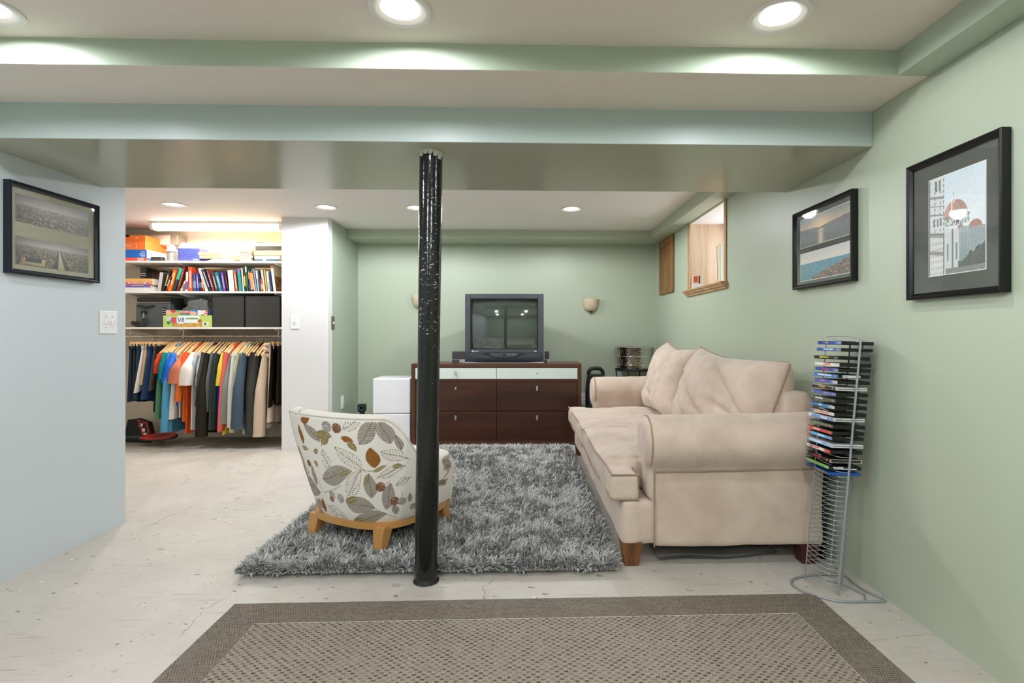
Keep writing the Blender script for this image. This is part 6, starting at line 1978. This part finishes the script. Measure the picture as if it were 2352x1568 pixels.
PANTS = [(296, (36, 46, 66), 917, 'navy trousers at the far left of the rod', 0), (302, (46, 50, 42), 923, 'olive-black trousers beside the navy pair', 0), (310, (40, 62, 82), 918, 'dark denim jeans with tan stitching', -.02), (322, (234, 229, 222), 896, 'white shorts clipped between jeans', -.045), (331, (198, 172, 132), 878, 'tan trousers behind the white shorts', -.02), (340, (46, 68, 108), 921, 'mid blue jeans right of the white shorts', -.04), (350, (80, 76, 74), 893, 'charcoal shorts beside the blue jeans', -.03), (359, (28, 28, 30), 945, 'black trousers left of the shirts', -.01)]
for i, (px, c, py, wds, sh) in enumerate(PANTS):
    x = at(px + 3, 820, 5.25).x
    put_clip(x, 'clip hanger holding the ' + wds)
    trousers(x, c, LN(py), wds, 'shorts' if 'shorts' in wds else 'trousers', i, shear=sh)
for i, (px, c, py, wds) in enumerate(((616, (214, 190, 170), 972, 'pale blush ruffled skirt hanging near the white wall end'), (622, (30, 24, 20), 935, 'black sequinned skirt near the white wall end'), (634, (40, 30, 24), 928, 'dark brown skirt at the right end of the rod'))):
    x = at(px + 3, 820, 5.25).x
    if x > -2.36: x = -2.36
    put_clip(x, 'clip hanger holding the ' + wds)
    trousers(x, c, LN(py), wds, 'skirt', 20 + i, flare=.07)

# ------------------------------------------------------------------ caster board and pad on the closet floor
M_RED = mat('red_deck_plastic', (206, 38, 28), .35)
M_RUB = mat('dark_rubber', (38, 46, 44), .6)
t = thing('caster_board', 'red and black two-wheeled caster board on the closet floor', 'skateboard', (-3.86, 5.30, 0), R(18))
def deck(cx, rot, tilt):
    pts = [(-.20, .0), (-.17, .075), (-.08, .105), (.02, .095), (.09, .05), (.11, .0), (.09, -.05), (.02, -.095), (-.08, -.105), (-.17, -.075)]
    pts = [(p.x, p.y) for p in spline([(a, b, 0) for a, b in pts], 4)]
    M = Matrix.Translation((cx, 0, .075)) @ Matrix.Rotation(rot, 4, 'Z') @ Matrix.Rotation(tilt, 4, 'X')
    d = MB().prism(pts, 0, .014, M).build('deck', M_RED, t, fix=True, bevel=.003)
    MB().prism([(p[0] * 1.05 + .002, p[1] * 1.06) for p in pts], -.010, .004, M).build('rubber_rim', M_RUB, d, fix=True)
    for fl in ([(-.15, .01), (-.05, .05), (.05, .035), (-.02, .03), (-.06, .012)], [(-.14, -.03), (-.04, -.06), (.06, -.035), (-.01, -.04), (-.05, -.025)]):
        MB().prism(fl, .0135, .0155, M).build('flame_print', M_RUB, d, fix=True)
    MB().lathe([(.0, -.016), (.03, -.016), (.036, -.008), (.036, .008), (.03, .016), (0, .016)], 20, M @ Matrix.Translation((-.05, 0, -.036)) @ Matrix.Rotation(R(90), 4, 'X')).build('wheel', mat('grey_wheel', (110, 110, 108), .5), t, smooth=True)
deck(-.20, 0, R(8))
deck(.20, R(180), R(-6))
MB().tube([(-.13, 0, .078), (0, 0, .085), (.13, 0, .078)], [.022, .016, .022], 12).build('torsion_bar', M_RUB, t, smooth=True)
t = thing('checkered_pad', 'black mesh pad with red border and checkered flag print', 'pad', (-3.92, 5.50, 0), R(-12))
Mp = Matrix.Rotation(R(-14), 4, 'X')
MB().prism([(-.16, 0), (.13, 0), (.16, .10), (.10, .21), (-.02, .24), (-.16, .22)], -.02, .03, Mp @ Mf2).build('pad', mat('black_mesh', (26, 30, 28), .7, bump=.5, bscale=260), t, fix=True, bevel=.01)
MB().tube([(p[0], -.024, p[1]) for p in ((.10, .03), (.14, .10), (.085, .19), (-.02, .22), (.10, .03))], .008, 6, M=Mp).build('red_border', M_RED, t, smooth=True)
for a, b, c in ((.02, .17, INK), (.07, .15, M_BLK), (.06, .12, INK), (.105, .11, M_BLK), (.09, .08, INK)):
    MB().box(a - .02, a + .02, -.0235, -.019, b - .016, b + .016, Mp).build('check', c, t)
